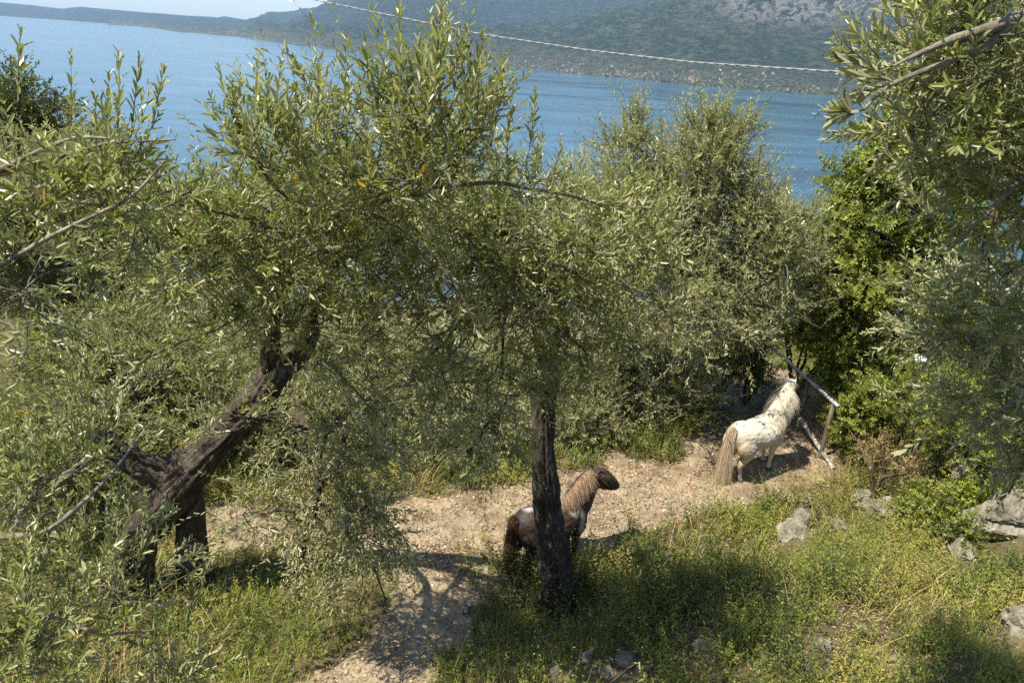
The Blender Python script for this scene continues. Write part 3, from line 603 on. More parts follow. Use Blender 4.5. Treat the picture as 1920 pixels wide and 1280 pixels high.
# G: dark dense tree at far left skyline
bG = onground(-13.5, 19)
tree('evergreen_tree', 'dark dense rounded tree on the left edge against the lake', 'tree', None, bG, [([bG, bG + [0, 0, 2], P(30, 320, 19)], [.2, .15, .1])],
     [lobe(20, 235, 18, 95, 100, 1.6, 1.2, .3), lobe(110, 310, 18, 90, 100, 1.5, 1, .3), lobe(-80, 260, 18, 120, 140, 1.6, 1, .3), lobe(40, 420, 18, 170, 110, 1.6, 1, .3)], nleaf=20000, leafL=.075, ratio=.45, mats=(M_dark, M_twigd), fine=False, seed=11, slen=(.15, .35), stem=.003, nbr=24)
# H: near olive, trunk out of frame on the left
bH = onground(-3.9, 2.2)
heroH = [(35, 190, 38, 60, 3.0), (220, 250, 222, 100, 2.9), (245, 260, 262, 110, 2.9), (285, 240, 308, 125, 2.9), (200, 240, 205, 140, 3.0), (130, 260, 132, 105, 3.1), (180, 270, 178, 180, 3.0), (250, 300, 300, 210, 2.9), (150, 300, 215, 190, 3.0),
         (60, 1260, 20, 1060, 3.2), (120, 1290, 160, 1120, 3.2), (200, 1290, 205, 1150, 3.3), (60, 1080, 130, 930, 3.3), (10, 1000, 60, 880, 3.3), (330, 1290, 400, 1220, 3.3), (160, 1110, 250, 1060, 3.4), (390, 1150, 430, 1080, 3.6)]
H_b = [[P(-260, 340, 3.4), P(-60, 345, 3.1), P(60, 290, 2.9), P(140, 255, 2.8), P(230, 262, 2.75)], [P(-60, 345, 3.1), P(90, 300, 2.9), P(200, 268, 2.85), P(330, 262, 2.8)], [P(-200, 600, 3.3), P(-40, 520, 3.0), P(100, 440, 2.8), P(250, 370, 2.7), P(310, 300, 2.65)], [P(-240, 1000, 3.6), P(-60, 1010, 3.3), P(90, 1000, 3.2), P(200, 900, 3.2), P(290, 780, 3.3)], [P(-240, 1100, 3.6), P(-40, 1180, 3.3), P(80, 1150, 3.2), P(190, 1190, 3.2), P(300, 1180, 3.3)]]
tree('olive_tree', 'near olive reaching in from the left edge with large leaves and bare grey branches', 'tree', None, bH,
     [([bH + [0, 0, -.3], bH + [0, .1, 1.2], bH + [.05, .1, 2.4], P(-460, 340, 3.8), P(-260, 340, 3.4)], [.2, .17, .12, .06, .03]), ([bH + [.1, .1, 1.2], P(-240, 1000, 3.6)], [.05, .02]), ([bH + [.1, .1, 1.3], P(-240, 1100, 3.6)], [.05, .02]), ([bH + [.05, .1, 2.2], P(-200, 600, 3.3)], [.05, .02])] +
     [(q, r_) for q, r_ in zip(H_b, ([.014, .010, .007, .005, .002], [.009, .007, .005, .002], [.011, .008, .006, .005, .002], [.016, .012, .008, .006, .002], [.016, .012, .008, .006, .002]))],
     [lobe(0, 370, 3.1, 120, 70, .45, .15, .5), lobe(170, 350, 2.95, 130, 40, .35, .12, .8), lobe(220, 400, 2.8, 150, 90, .4, .14, .1), lobe(60, 560, 3.2, 180, 120, .5, .12, .1), lobe(60, 930, 3.4, 160, 130, .5, .26, .7), lobe(110, 1150, 3.3, 170, 110, .5, .36, .6), lobe(20, 1250, 3.2, 130, 90, .4, .2, .6), lobe(300, 1230, 3.5, 120, 60, .4, .10, .4)],
     nleaf=6200, leafL=.052, ratio=.26, slen=(.10, .25), m=8, barkm=M_branch, hero=heroH, seed=12, yellow=12, limb_r=.012, twig_r=.0032)
# E: near olive on the right edge
bE = onground(5.2, 2.2)
heroE = [(1640, 130, 1570, 70, 2.6), (1650, 110, 1600, 55, 2.6), (1660, 140, 1556, 105, 2.6), (1660, 150, 1585, 140, 2.6), (1670, 100, 1640, 40, 2.6), (1700, 60, 1660, 10, 2.7), (1700, 90, 1650, 60, 2.7), (1730, 60, 1700, -10, 2.7), (1660, 160, 1610, 180, 2.7),
         (1620, 205, 1560, 225, 2.6), (1600, 215, 1572, 205, 2.6), (1600, 215, 1580, 195, 2.6), (1720, 240, 1660, 180, 2.8), (1740, 300, 1690, 250, 2.9), (1745, 400, 1700, 350, 3.1), (1720, 620, 1660, 590, 3.6), (1740, 820, 1680, 850, 4.0), (1700, 760, 1640, 720, 4)]
E_b = [[P(2150, -60, 3.4), P(1980, -10, 3.1), P(1900, 40, 2.9), P(1780, 75, 2.75), P(1650, 135, 2.6)], [P(1900, 40, 2.9), P(1850, 90, 2.85), P(1740, 130, 2.75), P(1665, 160, 2.65), P(1620, 205, 2.6)], [P(2100, 260, 3.6), P(1930, 320, 3.3), P(1850, 400, 3.2), P(1780, 470, 3.2)], [P(2150, 700, 4.4), P(1940, 720, 4.2), P(1850, 790, 4.1), P(1770, 850, 4.1)]]
tree('olive_tree', 'near olive filling the right edge from the top of the picture to the rocks', 'tree', None, bE,
     [([bE + [0, 0, -.3], bE + [-.05, .05, 1.4], P(2300, 420, 4.6), P(2250, 200, 4.0)], [.22, .17, .09, .02]), ([bE + [-.05, .05, 2.2], P(2250, -60, 3.5), P(2150, -60, 3.4)], [.07, .04, .035]), ([bE + [-.05, .05, 1.4], P(2150, 700, 4.4)], [.05, .03]), ([P(2300, 420, 4.6), P(2100, 260, 3.6)], [.05, .03])] +
     [(q, r_) for q, r_ in zip(E_b, ([.03, .022, .016, .010, .002], [.012, .010, .008, .005, .003], [.02, .012, .008, .002], [.02, .012, .008, .002]))],
     [lobe(1830, 90, 3.1, 120, 110, .6, .42, .3), lobe(1910, 260, 3.4, 120, 130, .7, .55, .2), lobe(1870, 410, 3.8, 100, 120, .8, .34, .2), lobe(1910, 590, 4.2, 120, 120, .9, .36, .1), lobe(1870, 740, 4.5, 100, 80, .8, .28, -.1), lobe(1950, 790, 4.4, 90, 70, .7, .18, -.1), lobe(1780, 600, 4.4, 60, 80, .6, .14, .0), lobe(1740, 250, 3.2, 60, 60, .4, .12, .2)],
     nleaf=9000, leafL=.055, ratio=.26, slen=(.14, .34), hero=heroE, heroL=.064, barkm=M_branch, seed=13, limb_r=.014, twig_r=.004)

# F: broadleaf tree + shrubs at right
bF = onground(6.6, 13.2)
tree('leafy_tree', 'bright green broadleaf tree right of the lake gap, above the fence', 'tree', None, bF, [([bF + [0, 0, -.3], bF + [0, 0, 1.8], P(1650, 480, 12.5), P(1640, 330, 12)], [.13, .10, .07, .03])],
     [lobe(1640, 400, 12, 90, 120, 1., 1, .4), lobe(1600, 340, 12, 55, 40, .6, .25, .3), lobe(1660, 270, 12, 60, 60, .7, .5, .5), lobe(1570, 420, 12, 55, 50, .7, .3, .3), lobe(1610, 530, 12, 100, 90, 1.1, 1, .3), lobe(1720, 350, 12, 80, 130, 1, .8, .4), lobe(1740, 520, 12, 100, 120, 1, .9, .3), lobe(1550, 500, 12.3, 50, 60, .7, .35, .3), lobe(1575, 590, 12.8, 60, 50, .7, .6, .3)],
     nleaf=9000, leafL=.075, ratio=.6, mats=(M_green, M_twigd), fine=False, seed=14, slen=(.15, .4), stem=.003, twig_r=.008, barkm=M_bark2, ang=(.7, 1.3), nbr=16)
def shrub(name, label, px, py, d, lobs, leafm, nleaf, L, ratio, sd, group=None, up=.4, base=None):
    c = lobs[0][0]; b_ = onground(c[0], c[1]) if base is None else base
    st = [([b_ + [rng.uniform(-.1, .1), rng.uniform(-.1, .1), -.1], .5 * (b_ + l[0]) + rng.normal(size=3) * .08, l[0]], [.03, .022, .012]) for l in lobs for _ in (0, 1)]
    return tree(name, label, 'shrub', group, b_, st, lobs, nleaf=nleaf, leafL=L, ratio=ratio, mats=(leafm, M_twigd), fine=False, seed=sd, slen=(.12, .3), stem=.002, twig_r=.004, cats='shrub', barkm=M_twigd, ang=(.7, 1.3), limb_r=.015, nbr=10)
shrub('shrub', 'lime yellow shrub just above the galvanised fence rail', 0, 0, 0, [lobe(1515, 620, 13.6, 65, 45, .6, 1, .3), lobe(1470, 600, 13.8, 50, 35, .5, .5, .3), lobe(1560, 655, 13.4, 55, 35, .5, .5, .3)], M_yel, 4500, .06, .6, 21)
shrub('shrub', 'green shrub behind the right end of the fence rail', 0, 0, 0, [lobe(1625, 690, 12.4, 80, 70, .7, 1, .3), lobe(1560, 720, 13.0, 50, 45, .5, .5, .3), lobe(1640, 770, 11.8, 60, 50, .5, .6, .3), lobe(1590, 790, 11.8, 25, 50, .3, .3, .3), lobe(1690, 640, 12.6, 70, 70, .7, .8, .3)], M_green, 7500, .055, .6, 22)
shrub('shrub', 'leafy green bramble in front of the dark hollow by the near olive', 0, 0, 0, [lobe(1725, 735, 10.8, 90, 50, .7, 1, .3), lobe(1790, 790, 10.3, 90, 55, .6, .8, .3), lobe(1890, 830, 9.8, 90, 45, .6, .7, .3), lobe(1600, 800, 11.6, 30, 60, .3, .35, .3)], M_green, 6500, .05, .6, 23)
shrub('shrub', 'tall leafy green shrub on the right edge behind the near olive', 0, 0, 0, [lobe(1860, 640, 12.5, 150, 130, 1.2, 1, .3), lobe(1850, 420, 13, 150, 130, 1.2, 1, .3), lobe(1900, 200, 13, 120, 140, 1.2, 1, .3)], M_green, 9000, .07, .55, 24)
shrub('shrub', 'dark leafy thicket behind the white pony and the fence post', 0, 0, 0, [lobe(1400, 700, 13, 50, 45, .6, 1, .3)], M_dark, 6000, .055, .4, 25)
shrub('shrub', 'green undergrowth shrub just above the pale slabs behind the white pony', 0, 0, 0, [lobe(1340, 700, 12.6, 60, 40, .5, 1, .3), lobe(1290, 770, 12.0, 60, 35, .5, .8, .3), lobe(1400, 655, 13.2, 60, 40, .5, .8, .3)], M_green, 5000, .05, .45, 29)
shrub('shrub', 'golden brown dry bush between the fence end and the rocks', 0, 0, 0, [lobe(1650, 850, 10.8, 50, 35, .45, .6, .4), lobe(1710, 885, 10.4, 50, 28, .4, .5, .4)], M_dry, 3400, .028, .4, 26)
shrub('ivy_clump', 'yellow green ivy spilling over the big rock at the right edge', 0, 0, 0, [lobe(1880, 925, 9.9, 70, 22, .35, 1, .2), lobe(1830, 960, 9.8, 40, 30, .3, .6, .2)], M_yel, 2300, .04, .7, 27)
shrub('ivy_clump', 'dark green ivy clump between the two pairs of grey rocks', 0, 0, 0, [lobe(1730, 950, 9.8, 45, 40, .35, 1, .2), lobe(1790, 1010, 9.3, 40, 30, .3, .5, .2)], M_green, 2200, .045, .7, 28)
rng = np.random.default_rng(55)

# ---------------------------------------------------------------- stump post by the leaning tree, cut log
bp = hit(368, 1095); mb = MB(); barktube(mb, [bp + [0, 0, -.2], bp + [0, 0, .3], bp + [.02, 0, .75], bp + [.03, 0, 1.2]], [.16, .15, .145, .13], rough=.2, n=50, sides=28, seed=70)
tag(mb.obj('tree_stump', M_bark2, None, smooth=True), 'upright dark dead trunk behind the leaning olive trunk', 'stump')
mb = MB(); barktube(mb, [P(100, 910, 7.6), P(135, 885, 7.55), P(172, 857, 7.5)], [.028, .036, .030], rough=.5, n=24, sides=14, seed=71); tag(mb.obj('fallen_branch', M_twig, None, smooth=True), 'pale cut branch lodged in foliage left of the leaning trunk', 'branch')

# ---------------------------------------------------------------- rocks
RK = [(1625, 950, .18, 'dark pitted rock left of the rounded pale one on the bank'), (1652, 970, .21, 'rounded pale rock beside the dark pitted one below the dry bush'), (1500, 985, .17, 'grey rock half in weeds under the shaded bank edge'), (1485, 1010, .2, 'low weathered rock just left of and below the shaded grey one'),
      (1515, 945, .09, 'small cream stone at the edge of the gravel near the bank'), (1778, 985, .22, 'tilted grey rock below the slanted wire netting'), (1800, 1040, .15, 'small rock under the tilted grey one by the netting'), (1895, 975, .32, 'largest pale rock at the right edge under the yellow ivy'), (1850, 1000, .26, 'cracked rock leaning on the largest pale rock'),
      (1885, 905, .20, 'flat grey ledge rock above the yellow ivy at the right edge'), (1820, 915, .22, 'flat ledge rock just behind the slanted wire netting'), (1540, 1215, .10, 'lone upright pale stone in the weeds at the lower right'), (1170, 1245, .13, 'largest white stone of the pile at the bottom edge'), (1135, 1265, .10, 'white stone left in the pile at the bottom edge'), (1100, 1235, .09, 'grey stone at the top left of the bottom pile'),
      (1205, 1262, .09, 'white stone right in the pile at the bottom edge'), (1285, 1175, .07, 'small white stone in the shade above the bottom pile'), (1310, 1215, .08, 'white stone between the bottom pile and the lone upright stone'), (1912, 1180, .16, 'dark edged rock at the lower right corner'), (1570, 990, .14, 'half buried rock between the shaded rock and the pale rounded one'), (1040, 1262, .08, 'grey stone nearest the bright grass on the bottom edge'), (1330, 1172, .06, 'tiny pale stone at the bare patch in the bank')]
for k, (px, py, s_, lab) in enumerate(RK): rock('rock', px, py, s_ * (1.1 if k < 11 or k == 18 else .8), lab, 200 + k, flat=.85, lift=.5)
for k, (px, py, lab) in enumerate([(1385, 740, 'upper pale flat stone slab in the shade behind the white pony'), (1378, 768, 'lower pale flat stone slab just behind the back of the white pony')]): rock('stone_slab', px, py, .26, lab, 240 + k, flat=.16, lift=.9)

# ---------------------------------------------------------------- gravel, grass, weeds
def inframe(p, mg=420):
    x, y, w = proj(p); return (x > -mg) & (x < 1920 + mg) & (y < 1280 + mg) & (w > .3)
IV1, IF1 = ico(1)
ROB = [o for o in bpy.data.objects if o.name.startswith('rock')]; RXY = np.array([o.location[:2] for o in ROB]); RSZ = np.array([RK[k][2] for k in range(len(ROB))])
def clear(x, y, r=.10):
    x = np.asarray(x)[..., None]; y = np.asarray(y)[..., None]; out = 9.
    for f_ in (1., .975, .95): out = np.minimum(out, np.min(np.hypot(x - RXY[:, 0] * f_, y - RXY[:, 1] * f_) - RSZ * .75, -1))
    return sstep(-.02, .14, out)
def stones(name, N, area, sizef, dens, mat, seed):
    r_ = np.random.default_rng(seed); x = r_.uniform(area[0], area[1], N); y = r_.uniform(area[2], area[3], N); k = r_.uniform(0, 1, N) < dens(x, y); x = x[k]; y = y[k]
    p = np.stack([x, y, ht(x, y)], 1); p = p[inframe(p)]; N = len(p); s = sizef(r_, N)
    V = IV1[None] * (1 + r_.uniform(-.32, .32, (N, len(IV1), 1))); V = V * (s[:, None] * r_.uniform([.7, .6, .35], [1.2, 1., .75], (N, 3)))[:, None]
    a = r_.uniform(0, 6.3, N); c, s_ = np.cos(a), np.sin(a); X = V[..., 0] * c[:, None] - V[..., 1] * s_[:, None]; Y = V[..., 0] * s_[:, None] + V[..., 1] * c[:, None]
    V = np.stack([X, Y, V[..., 2]], -1) + p[:, None] + np.array([0, 0, 1]) * (s * .25 + .012)[:, None, None]
    F = IF1[None] + (np.arange(N) * len(IV1))[:, None, None]
    o = mesh_obj(name, V.reshape(-1, 3), [F.reshape(-1, 3)], mat, rnd=np.repeat(r_.uniform(0, 1, N), len(IF1))); return tag(o, kind='stuff')
m, nt, b, o = newmat('pebble'); a = node(nt, 'ShaderNodeAttribute', attribute_name='rnd')
c = ramp(nt, a.outputs['Fac'], [(0, (.16, .11, .07)), (.4, (.28, .215, .145)), (.8, (.40, .33, .24)), (1, (.52, .46, .37))]); c = mix(nt, .4, c, ramp(nt, noise(nt, 60, 4, texco(nt)), [(.3, (.5, .45, .4)), (.7, (1, 1, 1))]), 'MULTIPLY')
nt.links.new(c, b.inputs[0]); b.inputs['Roughness'].default_value = .95; M_peb = m
tag(stones('gravel', 90000, (-6, 6.5, 3, 14), lambda r, n: .006 + .022 * r.uniform(0, 1, n) ** 3.5, lambda x, y: pathmask(x, y) * np.clip(.5 + .8 * fbm(xyz(x * 1.7, y * 1.7, 8), 3, 23), .3, .98) + .02, M_peb, 1), 'loose cream and pinkish gravel covering the path', 'gravel')
tag(stones('pebbles', 1800, (-1, 7, 3, 10), lambda r, n: .02 + .035 * r.uniform(0, 1, n) ** 2, lambda x, y: np.clip(.10 + .5 * (fbm(xyz(x * 1.2, y * 1.2, 2), 3, 77) > .45), 0, 1) * (1 - pathmask(x, y)) + .06, M_rock, 2), 'loose pale stones scattered over the bank and path', 'stones')
def litter(name, p, L, mat, seed, label):
    r_ = np.random.default_rng(seed); N = len(p); mb = MB(); a = r_.uniform(0, 6.3, N); D = nrm(np.stack([np.cos(a), np.sin(a), r_.normal(size=N) * .22], 1)); Nn = nrm(r_.normal(size=(N, 3)) * .35 + [0, 0, 1]); Nn = nrm(Nn - (Nn * D).sum(1, keepdims=True) * D)
    mb.leaves(p + [0, 0, .028], D, Nn, L * r_.uniform(.6, 1.2, N), L * .26 * r_.uniform(.8, 1.4, N), r_.uniform(0, 1, N), 0, False, cup=.3, bend=.2)
    return tag(mb.obj(name, [mat]), label, 'leaf litter', None, 'stuff')
def scatter(N, area, dens, seed, mg=420):
    r_ = np.random.default_rng(seed); x = r_.uniform(area[0], area[1], N); y = r_.uniform(area[2], area[3], N); k = r_.uniform(0, 1, N) < dens(x, y) * clear(x, y)
    p = np.stack([x[k], y[k], ht(x[k], y[k])], 1); return p[inframe(p, mg)]
def blades(name, p, hgt, mat, seed, w=.0035, lean=.35, label=None, tone=None):
    r_ = np.random.default_rng(seed); N = len(p); h = hgt(r_, p); a = r_.uniform(0, 6.3, N); l = h * r_.uniform(.05, lean, N) * 2
    dr = np.stack([np.cos(a), np.sin(a), 0 * a], 1); sd = np.stack([-np.sin(a), np.cos(a), 0 * a], 1); V = []
    for t, ww in ((0, 1.), (.4, .9), (.75, .6), (1, .1)):
        c = p + dr * (l * t * t)[:, None] + np.array([0, 0, 1]) * (h * (t - .18 * t * t))[:, None]; V += [c - sd * w * ww * (1 + h[:, None]), c + sd * w * ww * (1 + h[:, None])]
    V = np.stack(V, 1); b = np.arange(N)[:, None] * 8
    F = np.stack([b + [[0, 1, 3, 2]], b + [[2, 3, 5, 4]], b + [[4, 5, 7, 6]]], 1).reshape(-1, 4)
    tn = r_.uniform(0, 1, N) if tone is None else np.clip(tone(p) + r_.uniform(-.3, .3, N), 0, 1)
    return tag(mesh_obj(name, V.reshape(-1, 3), [F], mat, rnd=np.repeat(tn, 3)), label, 'grass', None, 'stuff')
M_lit = leaf_mat('dead_leaf', [(0, (.07, .04, .02)), (.4, (.20, .13, .07)), (.8, (.36, .26, .16)), (1, (.50, .42, .30))], None, rough=.6, trans=.1, tcol=(1, 1, 1))
litter('leaf_litter', scatter(150000, (-6, 7, 3, 13), lambda x, y: np.clip(.35 + .7 * fbm(xyz(x * 1.5, y * 1.5, 4), 3, 19), .06, 1), 17), .042, M_lit, 18, 'dry brown and tan olive leaves littering the path and bank')
pn = lambda x, y, s=1.3, k=31: fbm(xyz(x * s, y * s, .5), 3, k)
off = lambda x, y: 1 - pathmask(x, y)
bright = lambda x, y: np.exp(-(((x - .1) / 1.0) ** 2 + ((y - 5.4) / .9) ** 2))
sparse = lambda x, y: .45 * sstep(6.0, 5.2, y) + .35 * sstep(-1.2, -2.2, x) + .05
gd = lambda x, y: np.clip(sparse(x, y) * (pn(x, y, 2.5, 99) > -.1) + off(x, y) * (.35 + .5 * pn(x, y)) + .9 * bright(x, y) * (off(x, y) > .2), .03, 1)
def gh(r, p): return (.06 + .10 * r.uniform(0, 1, len(p)) + .14 * np.clip(pn(p[:, 0], p[:, 1], 1.1, 35), 0, 1)) * (.45 + .55 * off(p[:, 0], p[:, 1]))
blades('grass', scatter(230000, (-7, 8, 3, 15), gd, 3), gh, M_grass, 4, .0028, .45, 'tufts of bright green grass along the path and bank', tone=lambda p: .45 + .35 * pn(p[:, 0], p[:, 1], .9, 51))
dd = lambda x, y: off(x, y) * np.clip((fbm(xyz(x * .9, y * .9, 7), 3, 41) - .25) * 1.5 + .9 * np.exp(-(((x - 4.2) / .9) ** 2 + ((y - 5.6) / .7) ** 2)) + .9 * np.exp(-(((x - 5.0) / .6) ** 2 + ((y - 9.2) / .8) ** 2)) + 1.0 * np.exp(-(((x - 5.3) / .5) ** 2 + ((y - 11) / 1.1) ** 2)), 0.02, 1)
blades('dry_grass', scatter(55000, (-5, 8, 3, 14), dd, 5), lambda r, p: .12 + .38 * r.uniform(0, 1, len(p)) ** 1.5, M_dry, 6, .0022, .6, 'straw coloured dry grass in patches on the bank')
def weeds(name, p, mat, L, ratio, hr, m, seed, label, stemm):
    global rng
    rng = np.random.default_rng(seed); mb = MB(); N = len(p)
    D = nrm(rng.normal(size=(N, 3)) * [.35, .35, .0] + [0, 0, 1]); K = rng.normal(size=(N, 3)) * .12
    h = rng.uniform(*hr, N) * (1 + .35 * near(p[:, 0], p[:, 1])) * (.35 + 1.15 * np.clip(pn(p[:, 0], p[:, 1], 1.3, 61) * .6 + .5, 0, 1.2))
    tone = np.clip(.42 + .8 * fbm(p * 1.8, 3, 91) + rng.uniform(-.3, .3, N), 0, 1)
    mb.shoots(p, D, K, h, m=m, leafL=L, ratio=ratio, ang=(.7, 1.4), fine=False, stem=.0016, drop=.1, jitter=.5, rbase=tone)
    o = mb.obj(name, [mat, stemm]); return tag(o, label, 'weeds', None, 'stuff')
near = lambda x, y: np.exp(-(((x - .75) / .8) ** 2 + ((y - 6.55) / .45) ** 2))
bankd = lambda x, y: off(x, y) ** 1.3 * np.clip(.45 + .9 * pn(x, y, 1.4, 71), .04, 1) * (1 - .75 * bright(x, y))
weeds('weeds', scatter(38000, (-.5, 8, 3, 10), lambda x, y: np.maximum(bankd(x, y), near(x, y) * .9), 7), M_weed, .040, .42, (.18, .58), 9, 8, 'knee high small leaved weeds covering the bank below the rocks', M_twigd)
weeds('undergrowth', scatter(36000, (-8, 9, 3.4, 17), lambda x, y: np.maximum(off(x, y), .5 * sstep(-1.2, -2.4, x)) ** 2 * np.where(x < -.3, .75, (y > 9.5) * .9), 9), M_weed, .042, .4, (.14, .46), 9, 10, 'low green undergrowth beneath the olives and along the far side of the path', M_twigd)
weeds('broadleaf_weeds', scatter(4200, (-1, 8, 3, 13), lambda x, y: off(x, y) ** 2 * np.clip(pn(x, y, 1.6, 81) * 1.3, .04, 1), 11), M_green, .062, .5, (.15, .45), 7, 12, 'fresh green broad leaved weeds dotted through the bank', M_twigd)
weeds('flowering_weeds', scatter(3000, (-5, 3.4, 7.8, 11), lambda x, y: off(x, y) * np.clip(.15 + pn(x, y, 1.5, 85) * 1.6, .0, 1), 13), M_yel, .035, .55, (.1, .28), 7, 14, 'yellow green weeds at the far edge of the path', M_twigd)

# ---------------------------------------------------------------- fence
m, nt, b, o = newmat('galvanised'); n = noise(nt, 25, 5, texco(nt)); nt.links.new(ramp(nt, n, [(.35, (.30, .31, .33)), (.6, (.55, .56, .58))]), b.inputs[0]); b.inputs['Metallic'].default_value = .35; b.inputs['Roughness'].default_value = .5; M_galv = m
m, nt, b, o = newmat('weathered_post'); n = noise(nt, 14, 5, texco(nt, (1, 1, .2))); nt.links.new(ramp(nt, n, [(.35, (.07, .06, .05)), (.65, (.17, .15, .12))]), b.inputs[0]); b.inputs['Roughness'].default_value = .85; M_post = m
m, nt, b, o = newmat('rusty_wire'); n = noise(nt, 40, 3, texco(nt)); nt.links.new(ramp(nt, n, [(.35, (.14, .07, .04)), (.65, (.24, .17, .12))]), b.inputs[0]); b.inputs['Roughness'].default_value = .7; b.inputs['Metallic'].default_value = .3; M_wire = m
m, nt, b, o = newmat('peeling_pole'); n = noise(nt, 16, 4, texco(nt), .6); nt.links.new(ramp(nt, n, [(.40, (.13, .12, .10)), (.55, (.36, .35, .32)), (1, (.46, .45, .42))]), b.inputs[0]); b.inputs['Roughness'].default_value = .6; M_pole = m
railA = P(1436, 641, 13.3); railB = P(1567, 757, 11.5); f0 = railA.copy(); f1 = railB.copy(); f0[2] = ht(f0[0], f0[1]); f1[2] = ht(f1[0], f1[1])
FE = empty('fence', f1, 'wire mesh fence with galvanised top rail right of the white pony', 'fence')
def addp(name, pts, rad, sides, mat, parent, org, n=None):
    mb = MB(); mb.tubes(np.asarray(pts, float), np.asarray(rad, float), sides); 
    return mb.obj(name, mat, parent, org, smooth=True)
def rd(a, b_, H=1.12): q = f0 + (f1 - f0) * a; z = float(ht(q[0], q[1])); return np.array([q[0], q[1], z + b_])
for a_, H_ in ((0.0, railA[2] - f0[2] + .42), (.66, 1.0), (.985, railB[2] - f1[2] + .02)):
    q = rd(a_, 0) + [.0, .03, 0]
    addp('post', [q - [0, 0, .2], q + [.0, 0, H_ * .5], q + [.01, 0, H_], q + [.01, 0, H_ + .005]], [.032, .032, .030, .002], 10, M_post, FE, f1)
addp('rail', [railA + (railA - railB) * .02 , railA * .5 + railB * .5, railB, railB + (railB - railA) * .03, railB + (railB - railA) * .032], [.027, .027, .027, .027, .002], 12, M_galv, FE, f1)
addp('rail_end_joint', [railA * .28 + railB * .72, railA * .22 + railB * .78], [.033, .033], 12, M_galv, FE, f1)
mb = MB(); N = 46; aa = np.linspace(.02, 1, N)
mb.tubes(np.array([[rd(a, .03), rd(a, .5) + [rng.uniform(-.01, .01), 0, 0], rd(a, 1.0)] for a in aa]), np.full((N, 3), .0016), 4)
hh = np.linspace(.05, .98, 12); mb.tubes(np.array([[rd(a, h) for a in np.linspace(.02, 1, 9)] for h in hh]), np.full((12, 9), .0012), 4)
mb.obj('wire_mesh', M_wire, FE, f1)
# bent pale pole at fence foot
pts = [hit(1468, 758) + [0, 0, .42], hit(1500, 792, .2) + [0, 0, .06], hit(1530, 835, .1) + [0, 0, .04], hit(1562, 882) + [0, 0, .03]]
q, r_ = resample(pts, [.035, .033, .033, .03], 26); mb = MB(); mb.tubes(q, r_, 14); tag(mb.obj('bent_pole', M_pole, None, smooth=True), 'bent peeling pale pole lying along the foot of the fence', 'pole')
# slanted netting
nb_ = [hit(1752, 905, .35), hit(1790, 890, .38), hit(1822, 968, .1), hit(1778, 975, .1)]
mb = MB(); A_, B_, C_, D_ = nb_
for u in np.linspace(0, 1, 13): mb.tubes(np.array([A_ + (B_ - A_) * u, (A_ + (B_ - A_) * u + D_ + (C_ - D_) * u) / 2 + [0, 0, -.02], D_ + (C_ - D_) * u]), np.full(3, .0028), 4)
for u in np.linspace(0, 1, 10): mb.tubes(np.array([A_ + (D_ - A_) * u, B_ + (C_ - B_) * u]), np.full(2, .0022), 4)
o = mb.obj('wire_netting', M_wire); tag(o, 'slanted rusty wire netting leaning over the rocks at the right', 'netting')
# domed lamp among leaves
lc = P(1722, 678, 11.4); LB = onground(lc[0], lc[1]); LM = empty('garden_lamp', LB, 'white domed lamp with a grey band half hidden in green leaves', 'lamp')
m, nt, b, o = newmat('dark_grey_plastic'); b.inputs[0].default_value = (.10, .10, .11, 1); b.inputs['Roughness'].default_value = .5; M_dg = m
def lathe(prof, org, n=24):
    th = np.arange(n) * 2 * np.pi / n; pr = np.array(prof); V = np.stack([pr[:, 0:1] * np.cos(th), pr[:, 0:1] * np.sin(th), pr[:, 1:2] + 0 * th], -1) + np.asarray(org)
    i = np.arange(len(pr) * n).reshape(-1, n); F = np.stack([i[:-1], np.roll(i[:-1], -1, 1), np.roll(i[1:], -1, 1), i[1:]], -1).reshape(-1, 4); return V.reshape(-1, 3), F
for nm, pr, mt in (('dome', [(.0001, .10), (.05, .092), (.085, .07), (.10, .045)], M_wp), ('band', [(.1005, .047), (.125, .03), (.125, .0), (.1, -.004)], M_dg), ('shade', [(.11, -.004), (.10, -.06), (.06, -.10), (.0001, -.11)], M_wp)):
    mb = MB(); mb.add(*lathe(pr, lc)); mb.obj(nm, mt, LM, LB, smooth=True)
addp('pole', [LB, lc - [0, 0, .10]], [.02, .02], 10, M_post, LM, LB)

# ---------------------------------------------------------------- overhead cable
m, nt, b, o = newmat('cable_metal'); b.inputs[0].default_value = (.27, .28, .29, 1); b.inputs['Roughness'].default_value = .5; M_cab = m
cp = [P(-700, -420, 16), P(200, -100, 11.4), P(590, 0, 10), P(750, 33, 9.5), P(900, 64, 9.1), P(1100, 94, 8.6), P(1300, 117, 8.1), P(1560, 134, 7.6), P(1800, 138, 7.2), P(2300, 110, 6.6)]
q, r_ = resample(cp, [.01] * 10, 1400); T = nrm(np.gradient(q, axis=0)); A1 = nrm(np.cross(T, [0, 0, 1])); B1 = np.cross(T, A1); L = np.r_[0, np.cumsum(np.linalg.norm(np.diff(q, axis=0), axis=1))]
mb = MB()
for ph in (0, np.pi):
    w = L / .22 * 2 * np.pi + ph; mb.tubes(q + .004 * (np.cos(w)[:, None] * A1 + np.sin(w)[:, None] * B1), np.full(1400, .0042), 6)
tag(mb.obj('overhead_cable', M_cab, None, smooth=True), 'twisted pale cable strung across the sky in front of the mountains', 'cable')

